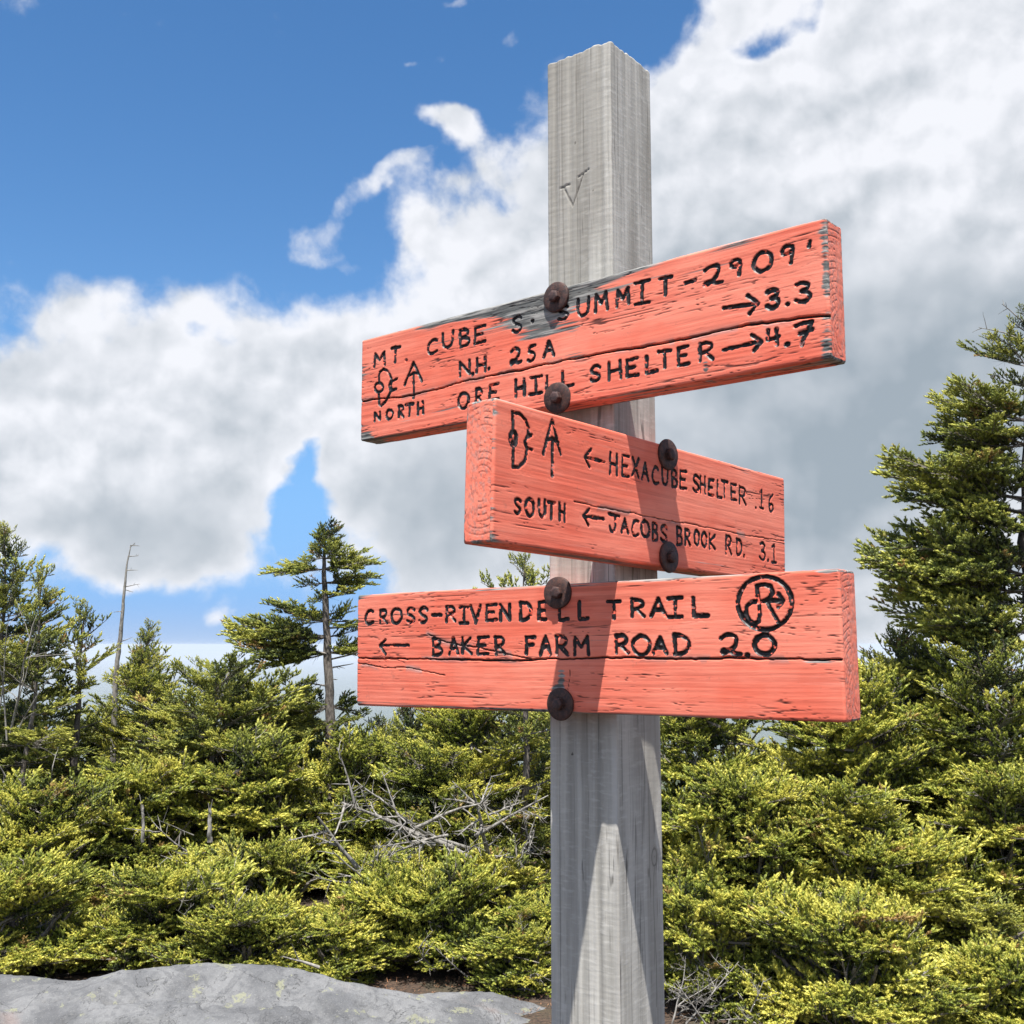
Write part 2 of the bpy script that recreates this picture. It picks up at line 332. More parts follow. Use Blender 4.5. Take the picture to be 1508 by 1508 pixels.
BOARDS = {'T': {'marks': [
    ('lettering', 'cut black words MT. CUBE S.', [([(-0.30974, 0.02766), (-0.30809, 0.04455), (-0.30005, 0.03485), (-0.29123, 0.0442), (-0.29012, 0.02751)], 0.00217), ([(-0.27713, 0.0462), (-0.2618, 0.04569)], 0.00224), ([(-0.27006, 0.04645), (-0.27048, 0.02718)], 0.00238), ([(-0.25053, 0.02601), (-0.24993, 0.02621)], 0.00262), ([(-0.19537, 0.04211), (-0.19652, 0.04257), (-0.19882, 0.0435), (-0.20141, 0.0437), (-0.20427, 0.04317), (-0.2069, 0.04177), (-0.20928, 0.0395), (-0.21083, 0.03686), (-0.21155, 0.03386), (-0.21139, 0.03125), (-0.21035, 0.02903), (-0.2083, 0.02758), (-0.20527, 0.0269), (-0.20168, 0.02719), (-0.19755, 0.02844), (-0.19549, 0.02906)], 0.00224), ([(-0.18557, 0.0484), (-0.18562, 0.04517), (-0.18573, 0.03871), (-0.18478, 0.03416), (-0.18277, 0.03152), (-0.18013, 0.03014), (-0.17686, 0.03), (-0.17381, 0.03083), (-0.171, 0.0326), (-0.16928, 0.03722), (-0.16866, 0.04468), (-0.16835, 0.04841)], 0.00228), ([(-0.15622, 0.02661), (-0.15668, 0.04703)], 0.00243), ([(-0.15702, 0.04696), (-0.15474, 0.04707), (-0.15017, 0.04727), (-0.14674, 0.04656), (-0.14443, 0.04493), (-0.14363, 0.04293), (-0.14432, 0.04058), (-0.14593, 0.03893), (-0.14844, 0.03796), (-0.1513, 0.03743), (-0.1545, 0.03734), (-0.1561, 0.0373)], 0.00232), ([(-0.14984, 0.03732), (-0.14809, 0.03682), (-0.14458, 0.03583), (-0.14233, 0.03424), (-0.14133, 0.03206), (-0.14174, 0.02996), (-0.14356, 0.02796), (-0.14746, 0.02689), (-0.15343, 0.02675), (-0.15641, 0.02667)], 0.00231), ([(-0.11513, 0.04591), (-0.13133, 0.04562), (-0.1323, 0.02608), (-0.11562, 0.02704)], 0.00223), ([(-0.13213, 0.03637), (-0.1198, 0.03649)], 0.00226), ([(-0.05967, 0.04396), (-0.06043, 0.04471), (-0.06195, 0.04621), (-0.06395, 0.04683), (-0.06644, 0.04656), (-0.06863, 0.04573), (-0.07053, 0.04432), (-0.07125, 0.04255), (-0.07077, 0.04041), (-0.06939, 0.03893), (-0.06711, 0.03813), (-0.06466, 0.03721), (-0.06204, 0.03617), (-0.06035, 0.03467), (-0.05958, 0.0327), (-0.06017, 0.03089), (-0.06212, 0.02925), (-0.06428, 0.02844), (-0.06666, 0.02846), (-0.06884, 0.02917), (-0.07083, 0.03057), (-0.07182, 0.03126)], 0.00246), ([(-0.0425, 0.03698), (-0.0419, 0.03718)], 0.00262)]), 
    ('lettering', 'cut black words SUMMIT-2909 feet', [([(0.00907, 0.04368), (0.00829, 0.04425), (0.00673, 0.0454), (0.00471, 0.04612), (0.00225, 0.0464), (-4e-05, 0.04579), (-0.00216, 0.04428), (-0.00311, 0.04273), (-0.00289, 0.04114), (-0.00134, 0.03974), (0.00155, 0.03855), (0.00422, 0.03759), (0.00667, 0.03686), (0.00816, 0.03563), (0.00869, 0.03391), (0.00796, 0.03234), (0.00596, 0.03093), (0.00373, 0.03026), (0.00128, 0.03032), (-0.00102, 0.03082), (-0.00314, 0.03175), (-0.00421, 0.03221)], 0.00225), ([(0.02358, 0.04826), (0.02339, 0.045), (0.02303, 0.03849), (0.02381, 0.0338), (0.02574, 0.03092), (0.02818, 0.02948), (0.03114, 0.02947), (0.03379, 0.03034), (0.03613, 0.0321), (0.03761, 0.03686), (0.03823, 0.04461), (0.03853, 0.04849)], 0.0024), ([(0.0474, 0.03), (0.0485, 0.04911), (0.05541, 0.03734), (0.06161, 0.04878), (0.0634, 0.02996)], 0.00233), ([(0.07622, 0.03027), (0.07765, 0.04771), (0.08407, 0.0375), (0.09112, 0.04752), (0.09174, 0.03085)], 0.00226), ([(0.0999, 0.05046), (0.1183, 0.05038)], 0.00222), ([(0.10929, 0.04986), (0.10872, 0.0272)], 0.00222), ([(0.09995, 0.0273), (0.11768, 0.02679)], 0.00212), ([(0.13127, 0.04871), (0.14607, 0.04812)], 0.00226), ([(0.13861, 0.04847), (0.13789, 0.03016)], 0.00244), ([(0.16254, 0.03718), (0.17444, 0.03761)], 0.00245), ([(0.18564, 0.0453), (0.18734, 0.04605), (0.19075, 0.04755), (0.19456, 0.04818), (0.19879, 0.04796), (0.2013, 0.04654), (0.20211, 0.04392), (0.20162, 0.04106), (0.19983, 0.03796), (0.19692, 0.03493), (0.19287, 0.03197), (0.18924, 0.03005), (0.18602, 0.02917), (0.18485, 0.02988), (0.18574, 0.03219), (0.18777, 0.0332), (0.19094, 0.0329), (0.19406, 0.03189), (0.19711, 0.03016), (0.2003, 0.02929), (0.20363, 0.02928), (0.20529, 0.02928)], 0.00233), ([(0.2258, 0.04443), (0.22489, 0.04359), (0.22308, 0.04191), (0.22063, 0.04144), (0.21756, 0.04216), (0.21577, 0.04339), (0.21529, 0.04512), (0.21598, 0.04668), (0.21784, 0.04807), (0.22021, 0.04867), (0.22308, 0.04849), (0.225, 0.04759), (0.22596, 0.04597), (0.22599, 0.04197), (0.22508, 0.03556), (0.22462, 0.03236)], 0.00218), ([(0.24962, 0.04917), (0.24865, 0.04892), (0.24671, 0.04842), (0.245, 0.04736), (0.24351, 0.04575), (0.2423, 0.04402), (0.24137, 0.04216), (0.24093, 0.04007), (0.24098, 0.03776), (0.2417, 0.03565), (0.24308, 0.03372), (0.24463, 0.03222), (0.24634, 0.03114), (0.2483, 0.03051), (0.2505, 0.03033), (0.25275, 0.03057), (0.25502, 0.03122), (0.25687, 0.03218), (0.25829, 0.03343), (0.25942, 0.03513), (0.26028, 0.03727), (0.26058, 0.03948), (0.26032, 0.04175), (0.25972, 0.04386), (0.25875, 0.0458), (0.25719, 0.0474), (0.25502, 0.04865), (0.25295, 0.04931), (0.25099, 0.04938), (0.25001, 0.04941), (0.24962, 0.04917)], 0.00236), ([(0.28295, 0.04489), (0.28173, 0.04395), (0.27929, 0.04205), (0.27667, 0.04127), (0.27385, 0.0416), (0.27224, 0.04295), (0.27183, 0.04533), (0.27249, 0.04732), (0.27421, 0.04893), (0.27677, 0.0495), (0.28018, 0.04905), (0.28218, 0.04807), (0.28278, 0.04656), (0.28247, 0.04222), (0.28127, 0.03505), (0.28066, 0.03147)], 0.00222), ([(0.30104, 0.0483), (0.29976, 0.04338)], 0.00238)]), 
    ('lettering', 'cut black words N.H. 25A', [([(-0.15614, -0.00971), (-0.15628, 0.00745), (-0.14068, -0.00864), (-0.14081, 0.00744)], 0.00241), ([(-0.13586, -0.0103), (-0.13526, -0.0101)], 0.00262), ([(-0.12837, 0.00718), (-0.12877, -0.00937)], 0.0024), ([(-0.11502, 0.00713), (-0.11526, -0.00973)], 0.0023), ([(-0.12844, -0.0014), (-0.11531, -0.00152)], 0.0022), ([(-0.10972, -0.00852), (-0.10912, -0.00832)], 0.00262), ([(-0.0746, 0.00642), (-0.0735, 0.00713), (-0.07131, 0.00857), (-0.06859, 0.00902), (-0.06535, 0.00849), (-0.06324, 0.00714), (-0.06224, 0.00498), (-0.06242, 0.00246), (-0.06376, -0.00041), (-0.06608, -0.00312), (-0.06939, -0.00566), (-0.07209, -0.00736), (-0.07419, -0.00824), (-0.075, -0.00753), (-0.0745, -0.00523), (-0.073, -0.0042), (-0.0705, -0.00442), (-0.06806, -0.00545), (-0.06567, -0.00731), (-0.06324, -0.00814), (-0.06078, -0.00796), (-0.05954, -0.00787)], 0.00243), ([(-0.03845, 0.00758), (-0.0406, 0.00744), (-0.04489, 0.00715), (-0.04718, 0.0053), (-0.04746, 0.0019), (-0.04629, 0.00037), (-0.04368, 0.00073), (-0.04138, -0.00024), (-0.03939, -0.00252), (-0.03913, -0.00493), (-0.04059, -0.00746), (-0.04233, -0.00903), (-0.04435, -0.00966), (-0.04625, -0.00946), (-0.04803, -0.00845), (-0.04892, -0.00795)], 0.0022), ([(-0.02543, -0.00832), (-0.01872, 0.0088), (-0.01121, -0.00845)], 0.00245), ([(-0.02238, -0.00191), (-0.0141, -0.00204)], 0.00237)]), 
    ('lettering', 'cut black distance 3.3', [([(0.25513, 0.0079), (0.25643, 0.0083), (0.25903, 0.00912), (0.26178, 0.00892), (0.2647, 0.00771), (0.26564, 0.00598), (0.26461, 0.00373), (0.26287, 0.00226), (0.26043, 0.00156), (0.25921, 0.00121)], 0.00269), ([(0.25925, 0.00096), (0.26072, 0.00061), (0.26365, -9e-05), (0.2655, -0.00151), (0.26626, -0.00363), (0.26588, -0.00553), (0.26436, -0.00719), (0.26226, -0.00818), (0.25959, -0.00848), (0.25729, -0.00796), (0.25536, -0.00662), (0.2544, -0.00594)], 0.00272), ([(0.27567, -0.00809), (0.27627, -0.00789)], 0.00294), ([(0.28554, 0.00847), (0.28704, 0.00884), (0.29003, 0.00957), (0.29318, 0.0092), (0.29648, 0.00773), (0.2977, 0.0059), (0.29686, 0.00371), (0.29502, 0.00229), (0.29219, 0.00164), (0.29077, 0.00131)], 0.00244), ([(0.29067, 0.00124), (0.29224, 0.00081), (0.29538, -5e-05), (0.29764, -0.00148), (0.29902, -0.0035), (0.29872, -0.00557), (0.29672, -0.00771), (0.29424, -0.00874), (0.29126, -0.00868), (0.28851, -0.00809), (0.28599, -0.00699), (0.28473, -0.00644)], 0.00247)]), ('arrow', 'small cut arrow pointing right to 3.3', [([(0.20642, 0.00204), (0.24404, -0.00123)], 0.00228), ([(0.23347, 0.00946), (0.24422, -0.00126), (0.235, -0.00927)], 0.00228)]), 
    ('lettering', 'cut black words ORE HILL SHELTER', [([(-0.15096, -0.03138), (-0.15195, -0.03171), (-0.15392, -0.03238), (-0.1555, -0.03339), (-0.15668, -0.03474), (-0.15773, -0.03638), (-0.15864, -0.03831), (-0.15898, -0.04043), (-0.15872, -0.04275), (-0.15823, -0.04472), (-0.15748, -0.04636), (-0.15613, -0.04776), (-0.15416, -0.04895), (-0.15234, -0.04973), (-0.15068, -0.05011), (-0.14889, -0.04985), (-0.14695, -0.04896), (-0.14528, -0.04791), (-0.14388, -0.04672), (-0.1428, -0.04519), (-0.14206, -0.04331), (-0.1418, -0.04122), (-0.14202, -0.03892), (-0.14249, -0.03697), (-0.14321, -0.03536), (-0.14446, -0.03388), (-0.14622, -0.03252), (-0.14802, -0.03178), (-0.14984, -0.03168), (-0.15076, -0.03162), (-0.15096, -0.03138)], 0.00245), ([(-0.13032, -0.04873), (-0.12938, -0.02977)], 0.00234), ([(-0.12963, -0.03084), (-0.12824, -0.0306), (-0.12548, -0.0301), (-0.12336, -0.03067), (-0.12189, -0.03231), (-0.1212, -0.03415), (-0.12128, -0.0362), (-0.1224, -0.03781), (-0.12454, -0.039), (-0.12668, -0.03978), (-0.12881, -0.04015), (-0.12988, -0.04034)], 0.00235), ([(-0.12639, -0.03954), (-0.12013, -0.04824)], 0.00217), ([(-0.09416, -0.02825), (-0.10752, -0.02863), (-0.10859, -0.04687), (-0.09467, -0.04629)], 0.00211), ([(-0.10833, -0.03722), (-0.09859, -0.03764)], 0.00223), ([(-0.06778, -0.02912), (-0.06758, -0.04836)], 0.00244), ([(-0.0551, -0.02966), (-0.05452, -0.0477)], 0.00244), ([(-0.06793, -0.03897), (-0.05442, -0.03834)], 0.00243), ([(-0.04544, -0.02939), (-0.02933, -0.0299)], 0.00211), ([(-0.03773, -0.02926), (-0.03727, -0.04904)], 0.00215), ([(-0.04634, -0.04876), (-0.02896, -0.04902)], 0.00236), ([(-0.02147, -0.03116), (-0.022, -0.04893), (-0.01219, -0.04812)], 0.00212), ([(0.00128, -0.02975), (0.00077, -0.0475), (0.01588, -0.0466)], 0.00233), ([(0.05232, -0.03293), (0.05159, -0.03227), (0.05012, -0.03096), (0.04825, -0.03039), (0.04597, -0.03057), (0.04396, -0.03143), (0.04221, -0.03297), (0.04141, -0.03453), (0.04155, -0.03612), (0.04287, -0.0374), (0.04538, -0.03838), (0.04782, -0.03932), (0.05021, -0.04024), (0.05166, -0.04171), (0.0522, -0.04373), (0.05136, -0.04547), (0.04916, -0.04693), (0.04717, -0.0476), (0.0454, -0.04751), (0.04353, -0.04684), (0.04157, -0.04561), (0.04059, -0.045)], 0.00214), ([(0.06487, -0.03017), (0.06458, -0.04904)], 0.00211), ([(0.07922, -0.03057), (0.08006, -0.04961)], 0.00235), ([(0.06509, -0.03996), (0.07944, -0.03966)], 0.00213), ([(0.10157, -0.03109), (0.08794, -0.03165), (0.08822, -0.04905), (0.10233, -0.0493)], 0.00223), ([(0.08838, -0.04015), (0.09803, -0.04016)], 0.00227), ([(0.11374, -0.03192), (0.11284, -0.04916), (0.12627, -0.04879)], 0.00246), ([(0.12887, -0.02927), (0.14315, -0.03028)], 0.00241), ([(0.13554, -0.03031), (0.13554, -0.04694)], 0.00233), ([(0.16407, -0.0292), (0.15253, -0.02992), (0.15245, -0.04787), (0.16442, -0.04769)], 0.00223), ([(0.15205, -0.0382), (0.16095, -0.03812)], 0.00228), ([(0.17777, -0.04741), (0.17839, -0.02978)], 0.00232), ([(0.17833, -0.03028), (0.1803, -0.03011), (0.18425, -0.02977), (0.18756, -0.03024), (0.19024, -0.03151), (0.19132, -0.03329), (0.19081, -0.03556), (0.18904, -0.03733), (0.18602, -0.03858), (0.18302, -0.03935), (0.18003, -0.03962), (0.17853, -0.03976)], 0.00222), ([(0.18326, -0.039), (0.19268, -0.04751)], 0.00231)]), 
    ('lettering', 'cut black distance 4.7', [([(0.25463, -0.03037), (0.25374, -0.03893), (0.26049, -0.03942), (0.26581, -0.03754)], 0.00241), ([(0.26354, -0.02999), (0.26314, -0.0455)], 0.00242), ([(0.27402, -0.04751), (0.27462, -0.04731)], 0.00294), ([(0.28276, -0.03154), (0.29078, -0.02989), (0.30032, -0.02986), (0.29296, -0.04223), (0.28952, -0.05073)], 0.00245), ([(0.28753, -0.03955), (0.29976, -0.03758)], 0.00246)]), ('arrow', 'small cut arrow pointing right to 4.7', [([(0.20489, -0.04094), (0.2466, -0.03921)], 0.00228), ([(0.2366, -0.03154), (0.24696, -0.03962), (0.23893, -0.04744)], 0.00228)]), ('trail_emblem', 'cut trail emblem of a looped letter', [([(-0.30075, 0.00537), (-0.30121, 0.01224), (-0.29906, 0.01869), (-0.29296, 0.02132), (-0.28566, 0.01877), (-0.28075, 0.01291), (-0.27745, 0.00621), (-0.27579, 0.00259)], 0.00217), ([(-0.27821, 0.00409), (-0.28049, -0.00228), (-0.27797, -0.00937), (-0.28107, -0.0145), (-0.28812, -0.02242), (-0.29609, -0.02633), (-0.29971, -0.02357), (-0.30045, -0.0105)], 0.00217), ([(-0.29283, -0.00263), (-0.29381, -0.00557), (-0.29662, -0.00742), (-0.3005, -0.00766), (-0.30443, -0.00624), (-0.30735, -0.00352), (-0.30847, -0.00023), (-0.30748, 0.00274), (-0.30465, 0.00458), (-0.30074, 0.00481), (-0.29682, 0.00336), (-0.29393, 0.00064), (-0.29283, -0.00263)], 0.00217), ([(-0.26681, 0.00475), (-0.27579, 0.00259), (-0.27936, -0.00301), (-0.27607, -0.0091), (-0.2677, -0.00848)], 0.00217)]), ('arrow', 'cut arrow shaped like a letter A pointing up', [([(-0.25256, -0.00548), (-0.23702, 0.02096), (-0.22174, -0.00534)], 0.00217), ([(-0.24496, 0.0046), (-0.23684, 0.0077), (-0.22993, 0.00614)], 0.00217), ([(-0.23664, 0.0047), (-0.23624, -0.02466)], 0.00217)]), 
    ('lettering', 'cut black word NORTH', [([(-0.30774, -0.04435), (-0.30737, -0.03417), (-0.29814, -0.04408), (-0.29779, -0.03423)], 0.00229), ([(-0.28052, -0.03397), (-0.28116, -0.03405), (-0.28244, -0.03421), (-0.28359, -0.0348), (-0.28462, -0.03583), (-0.28531, -0.03697), (-0.28568, -0.03823), (-0.28593, -0.03963), (-0.28607, -0.04118), (-0.28561, -0.04245), (-0.28455, -0.04345), (-0.28352, -0.04436), (-0.28251, -0.04516), (-0.2814, -0.04559), (-0.28019, -0.04564), (-0.27896, -0.04558), (-0.27771, -0.0454), (-0.2766, -0.04484), (-0.27564, -0.04389), (-0.2748, -0.04264), (-0.27409, -0.04108), (-0.27387, -0.03978), (-0.27415, -0.03874), (-0.27467, -0.03747), (-0.27546, -0.03597), (-0.27637, -0.03495), (-0.27743, -0.0344), (-0.27867, -0.03407), (-0.2801, -0.03397), (-0.28081, -0.03392), (-0.28052, -0.03397)], 0.0021), ([(-0.26256, -0.04674), (-0.2624, -0.03176)], 0.00214), ([(-0.26264, -0.03172), (-0.26136, -0.03174), (-0.25881, -0.03176), (-0.25692, -0.03236), (-0.2557, -0.03353), (-0.25509, -0.03495), (-0.25511, -0.03663), (-0.25602, -0.03801), (-0.25783, -0.03909), (-0.25957, -0.03977), (-0.26124, -0.04003), (-0.26208, -0.04017)], 0.00225), ([(-0.25948, -0.03954), (-0.25412, -0.04674)], 0.00216), ([(-0.25013, -0.03148), (-0.23716, -0.03204)], 0.00242), ([(-0.243, -0.03211), (-0.24387, -0.0462)], 0.00235), ([(-0.22826, -0.03244), (-0.22811, -0.04663)], 0.00225), ([(-0.21978, -0.03214), (-0.21892, -0.04699)], 0.00233), ([(-0.22862, -0.03991), (-0.21981, -0.03991)], 0.00211)])], 'pith': (-0.006, -0.045), 'cracks': [([(-0.33495, -0.01467), (-0.28416, -0.01822), (-0.23716, -0.02116), (-0.20101, -0.01963), (-0.15181, -0.01697), (-0.0887, -0.01766), (-0.00944, -0.01766), (0.06793, -0.01837), (0.0948, -0.0199), (0.14402, -0.0217), (0.17072, -0.02115), (0.19862, -0.0201), (0.23691, -0.0209), (0.27351, -0.02317), (0.31952, -0.0285)], 0.0011, 0.003)], 'wear': [(-0.0163, 0.0612, 0.0856, 0.0221, 0.66), (-0.0316, 0.0321, 0.0468, 0.0221, 0.66), (-0.1187, 0.0699, 0.0796, 0.0159, 0.5), (-0.2139, 0.0606, 0.0328, 0.0066, 0.35), (0.0174, 0.0031, 0.0142, 0.0215, 0.25), (-0.1186, 0.0362, 0.0325, 0.0126, 0.12), (0.0738, 0.0672, 0.0718, 0.0077, 0.22), (0.2204, 0.0664, 0.0375, 0.0053, 0.28), (0.315, 0.0351, 0.0041, 0.0283, 0.22), (0.3152, -0.0081, 0.0041, 0.033, 0.22), (0.3126, -0.0538, 0.0054, 0.0163, 0.32), (-0.3222, -0.0653, 0.0164, 0.0091, 0.5), (0.1843, -0.0573, 0.0039, 0.0088, 0.5), (0.066, -0.0266, 0.0442, 0.0057, 0.18)], 'checks': [(-0.1635, 0.0275, 0.1343, 0.0322, 0.08), (0.0191, -0.0688, 0.0417, 0.0135, 0.2), (0.0764, -0.0602, 0.0645, 0.0112, 0.14), (-0.3107, 0.0125, 0.0452, 0.0137, 0.1), (0.1978, -0.0508, 0.023, 0.0157, 0.12), (0.199, -0.0051, 0.0566, 0.0123, -0.15), (-0.2215, -0.0582, 0.0867, 0.013, -0.05)]}, 'M': {'amount': -0.07, 'marks': [('trail_emblem', 'cut trail emblem of a bow shaped letter', [([(-0.25237, 0.05862), (-0.25105, 0.04109)], 0.002), ([(-0.25018, 0.02551), (-0.25031, 0.00526)], 0.002), ([(-0.25294, 0.05851), (-0.24233, 0.05851), (-0.2334, 0.05417), (-0.22927, 0.04757), (-0.22851, 0.0417)], 0.002), ([(-0.22851, 0.0417), (-0.23377, 0.0335), (-0.22963, 0.02596)], 0.002), ([(-0.23058, 0.02474), (-0.23321, 0.01441), (-0.24171, 0.00655), (-0.25033, 0.00591)], 0.002), ([(-0.2466, 0.03398), (-0.24707, 0.03074), (-0.24854, 0.02819), (-0.25061, 0.02701), (-0.25272, 0.0275), (-0.25432, 0.02953), (-0.25498, 0.03256), (-0.25452, 0.03577), (-0.25307, 0.03833), (-0.251, 0.03953), (-0.24888, 0.03905), (-0.24726, 0.03702), (-0.2466, 0.03398)], 0.003), ([(-0.22452, 0.04065), (-0.23095, 0.03769), (-0.23415, 0.03277), (-0.23163, 0.02722), (-0.22373, 0.02691)], 0.002)]), ('arrow', 'tall cut arrow shaped like a letter A', [([(-0.20663, 0.02523), (-0.19423, 0.06129), (-0.1803, 0.029)], 0.0022), ([(-0.20152, 0.03998), (-0.19337, 0.04326), (-0.18434, 0.04013)], 0.0022), ([(-0.19333, 0.04163), (-0.19243, 0.00579)], 0.0022)]), 
    ('lettering', 'cut black word SOUTH', [([(-0.23872, -0.02565), (-0.2393, -0.02518), (-0.24046, -0.02425), (-0.24163, -0.02385), (-0.24283, -0.02399), (-0.24405, -0.02456), (-0.24529, -0.02556), (-0.24579, -0.0269), (-0.24555, -0.02856), (-0.24477, -0.02981), (-0.24344, -0.03065), (-0.24197, -0.03143), (-0.24036, -0.03213), (-0.23945, -0.03321), (-0.23924, -0.03464), (-0.23964, -0.03599), (-0.24065, -0.03725), (-0.24178, -0.03789), (-0.24301, -0.03791), (-0.24426, -0.03752), (-0.24554, -0.03672), (-0.24618, -0.03632)], 0.00206), ([(-0.22586, -0.02218), (-0.22647, -0.0224), (-0.2277, -0.02284), (-0.22882, -0.02375), (-0.22983, -0.02514), (-0.23056, -0.02667), (-0.23099, -0.02834), (-0.23108, -0.0301), (-0.23084, -0.03195), (-0.23028, -0.03365), (-0.22942, -0.03521), (-0.22844, -0.03657), (-0.22735, -0.03775), (-0.2262, -0.03841), (-0.22497, -0.03857), (-0.22372, -0.03834), (-0.22244, -0.03775), (-0.22128, -0.03688), (-0.22022, -0.03575), (-0.21956, -0.03437), (-0.2193, -0.03272), (-0.21927, -0.03089), (-0.21946, -0.02886), (-0.21981, -0.02705), (-0.22032, -0.02546), (-0.22119, -0.02411), (-0.22241, -0.023), (-0.22375, -0.02244), (-0.22521, -0.02244), (-0.22594, -0.02244), (-0.22586, -0.02218)], 0.00208), ([(-0.21147, -0.02089), (-0.21146, -0.02365), (-0.21145, -0.02917), (-0.21079, -0.03314), (-0.20947, -0.03556), (-0.20799, -0.03681), (-0.20635, -0.03689), (-0.20476, -0.03614), (-0.2032, -0.03455), (-0.20252, -0.0304), (-0.20269, -0.02369), (-0.20278, -0.02033)], 0.00209), ([(-0.19812, -0.02128), (-0.18769, -0.02122)], 0.00214), ([(-0.19291, -0.02146), (-0.19305, -0.03698)], 0.00205), ([(-0.18071, -0.02042), (-0.18012, -0.03703)], 0.00211), ([(-0.17251, -0.02099), (-0.17243, -0.03733)], 0.00208), ([(-0.18031, -0.02875), (-0.17249, -0.02897)], 0.00199)]), ('arrow', 'upper cut arrow pointing left', [([(-0.10875, 0.03226), (-0.14173, 0.03198)], 0.002), ([(-0.13133, 0.04228), (-0.14173, 0.03198), (-0.13402, 0.02312)], 0.002)]), ('arrow', 'lower cut arrow pointing left', [([(-0.10975, -0.02787), (-0.14279, -0.02884)], 0.002), ([(-0.13321, -0.02062), (-0.14279, -0.02884), (-0.13441, -0.03731)], 0.002)]), 
    ('lettering', 'cut black words HEXACUBE SHELTER', [([(-0.09856, 0.04373), (-0.09868, 0.02083)], 0.00209), ([(-0.08744, 0.04369), (-0.08724, 0.02095)], 0.00212), ([(-0.0984, 0.03224), (-0.08787, 0.03208)], 0.00187), ([(-0.06581, 0.04419), (-0.07718, 0.04438), (-0.07779, 0.02242), (-0.06616, 0.0227)], 0.00187), ([(-0.07769, 0.03347), (-0.069, 0.03374)], 0.0019), ([(-0.05938, 0.04445), (-0.04824, 0.02448)], 0.0021), ([(-0.04841, 0.04473), (-0.05971, 0.02494)], 0.00203), ([(-0.04224, 0.02381), (-0.03625, 0.04163), (-0.03035, 0.02379)], 0.00214), ([(-0.03969, 0.03066), (-0.03269, 0.03037)], 0.002), ([(-0.01211, 0.03891), (-0.01288, 0.03941), (-0.01444, 0.0404), (-0.01625, 0.0406), (-0.01833, 0.04001), (-0.01994, 0.03826), (-0.02108, 0.03535), (-0.02186, 0.03248), (-0.02229, 0.02965), (-0.02197, 0.02698), (-0.02092, 0.02448), (-0.01942, 0.02285), (-0.01748, 0.02208), (-0.01518, 0.02224), (-0.01253, 0.02333), (-0.0112, 0.02387)], 0.00198), ([(-0.00358, 0.04311), (-0.00361, 0.03954), (-0.00367, 0.03242), (-0.00302, 0.02759), (-0.00164, 0.02505), (0.00012, 0.02369), (0.00227, 0.02351), (0.00418, 0.0244), (0.00585, 0.02637), (0.00686, 0.03119), (0.00719, 0.03887), (0.00735, 0.04271)], 0.00195), ([(0.01572, 0.02314), (0.01521, 0.04237)], 0.00211), ([(0.0151, 0.04251), (0.01665, 0.04245), (0.01975, 0.04233), (0.02193, 0.04164), (0.02318, 0.04038), (0.02372, 0.03864), (0.02355, 0.03642), (0.02268, 0.03474), (0.02113, 0.03361), (0.01908, 0.03316), (0.01654, 0.03339), (0.01527, 0.03351)], 0.00199), ([(0.01958, 0.03355), (0.0209, 0.03297), (0.02353, 0.0318), (0.02505, 0.03027), (0.02544, 0.02838), (0.02507, 0.02645), (0.02393, 0.02447), (0.02139, 0.02336), (0.01744, 0.02313), (0.01547, 0.02301)], 0.00189), ([(0.04417, 0.04411), (0.03231, 0.04321), (0.03214, 0.02364), (0.04391, 0.02428)], 0.00195), ([(0.03187, 0.03384), (0.0412, 0.03424)], 0.00201), ([(0.07069, 0.04014), (0.06982, 0.04063), (0.06808, 0.04163), (0.066, 0.04234), (0.06358, 0.04277), (0.06158, 0.04209), (0.06, 0.0403), (0.05935, 0.0384), (0.05961, 0.03637), (0.06102, 0.03485), (0.06357, 0.03385), (0.06604, 0.03277), (0.06843, 0.03164), (0.06981, 0.03015), (0.07019, 0.02831), (0.0695, 0.02652), (0.06772, 0.02478), (0.06554, 0.02384), (0.06296, 0.02369), (0.06083, 0.02423), (0.05917, 0.02546), (0.05833, 0.02608)], 0.00203), ([(0.0738, 0.04318), (0.07435, 0.02425)], 0.0019), ([(0.08341, 0.04327), (0.0836, 0.02433)], 0.00185), ([(0.07431, 0.0339), (0.08329, 0.03361)], 0.0019), ([(0.10148, 0.04217), (0.09198, 0.04157), (0.09143, 0.02348), (0.10143, 0.02393)], 0.00213), ([(0.09154, 0.03269), (0.09842, 0.03309)], 0.00202), ([(0.11057, 0.04353), (0.10985, 0.023), (0.11953, 0.02371)], 0.00189), ([(0.11964, 0.04454), (0.13317, 0.0442)], 0.00212), ([(0.12596, 0.04426), (0.12602, 0.02514)], 0.00193), ([(0.1522, 0.04347), (0.14131, 0.04311), (0.14147, 0.02481), (0.15236, 0.02486)], 0.00209), ([(0.14115, 0.03387), (0.14966, 0.03407)], 0.00205), ([(0.16021, 0.02204), (0.16072, 0.04299)], 0.00185), ([(0.16035, 0.04225), (0.16247, 0.04229), (0.16671, 0.04238), (0.17006, 0.04177), (0.17253, 0.04046), (0.17358, 0.03839), (0.17319, 0.03556), (0.17158, 0.03352), (0.16877, 0.03226), (0.16568, 0.03155), (0.16233, 0.03136), (0.16065, 0.03127)], 0.00185), ([(0.16512, 0.03123), (0.1747, 0.02198)], 0.00188)]), 
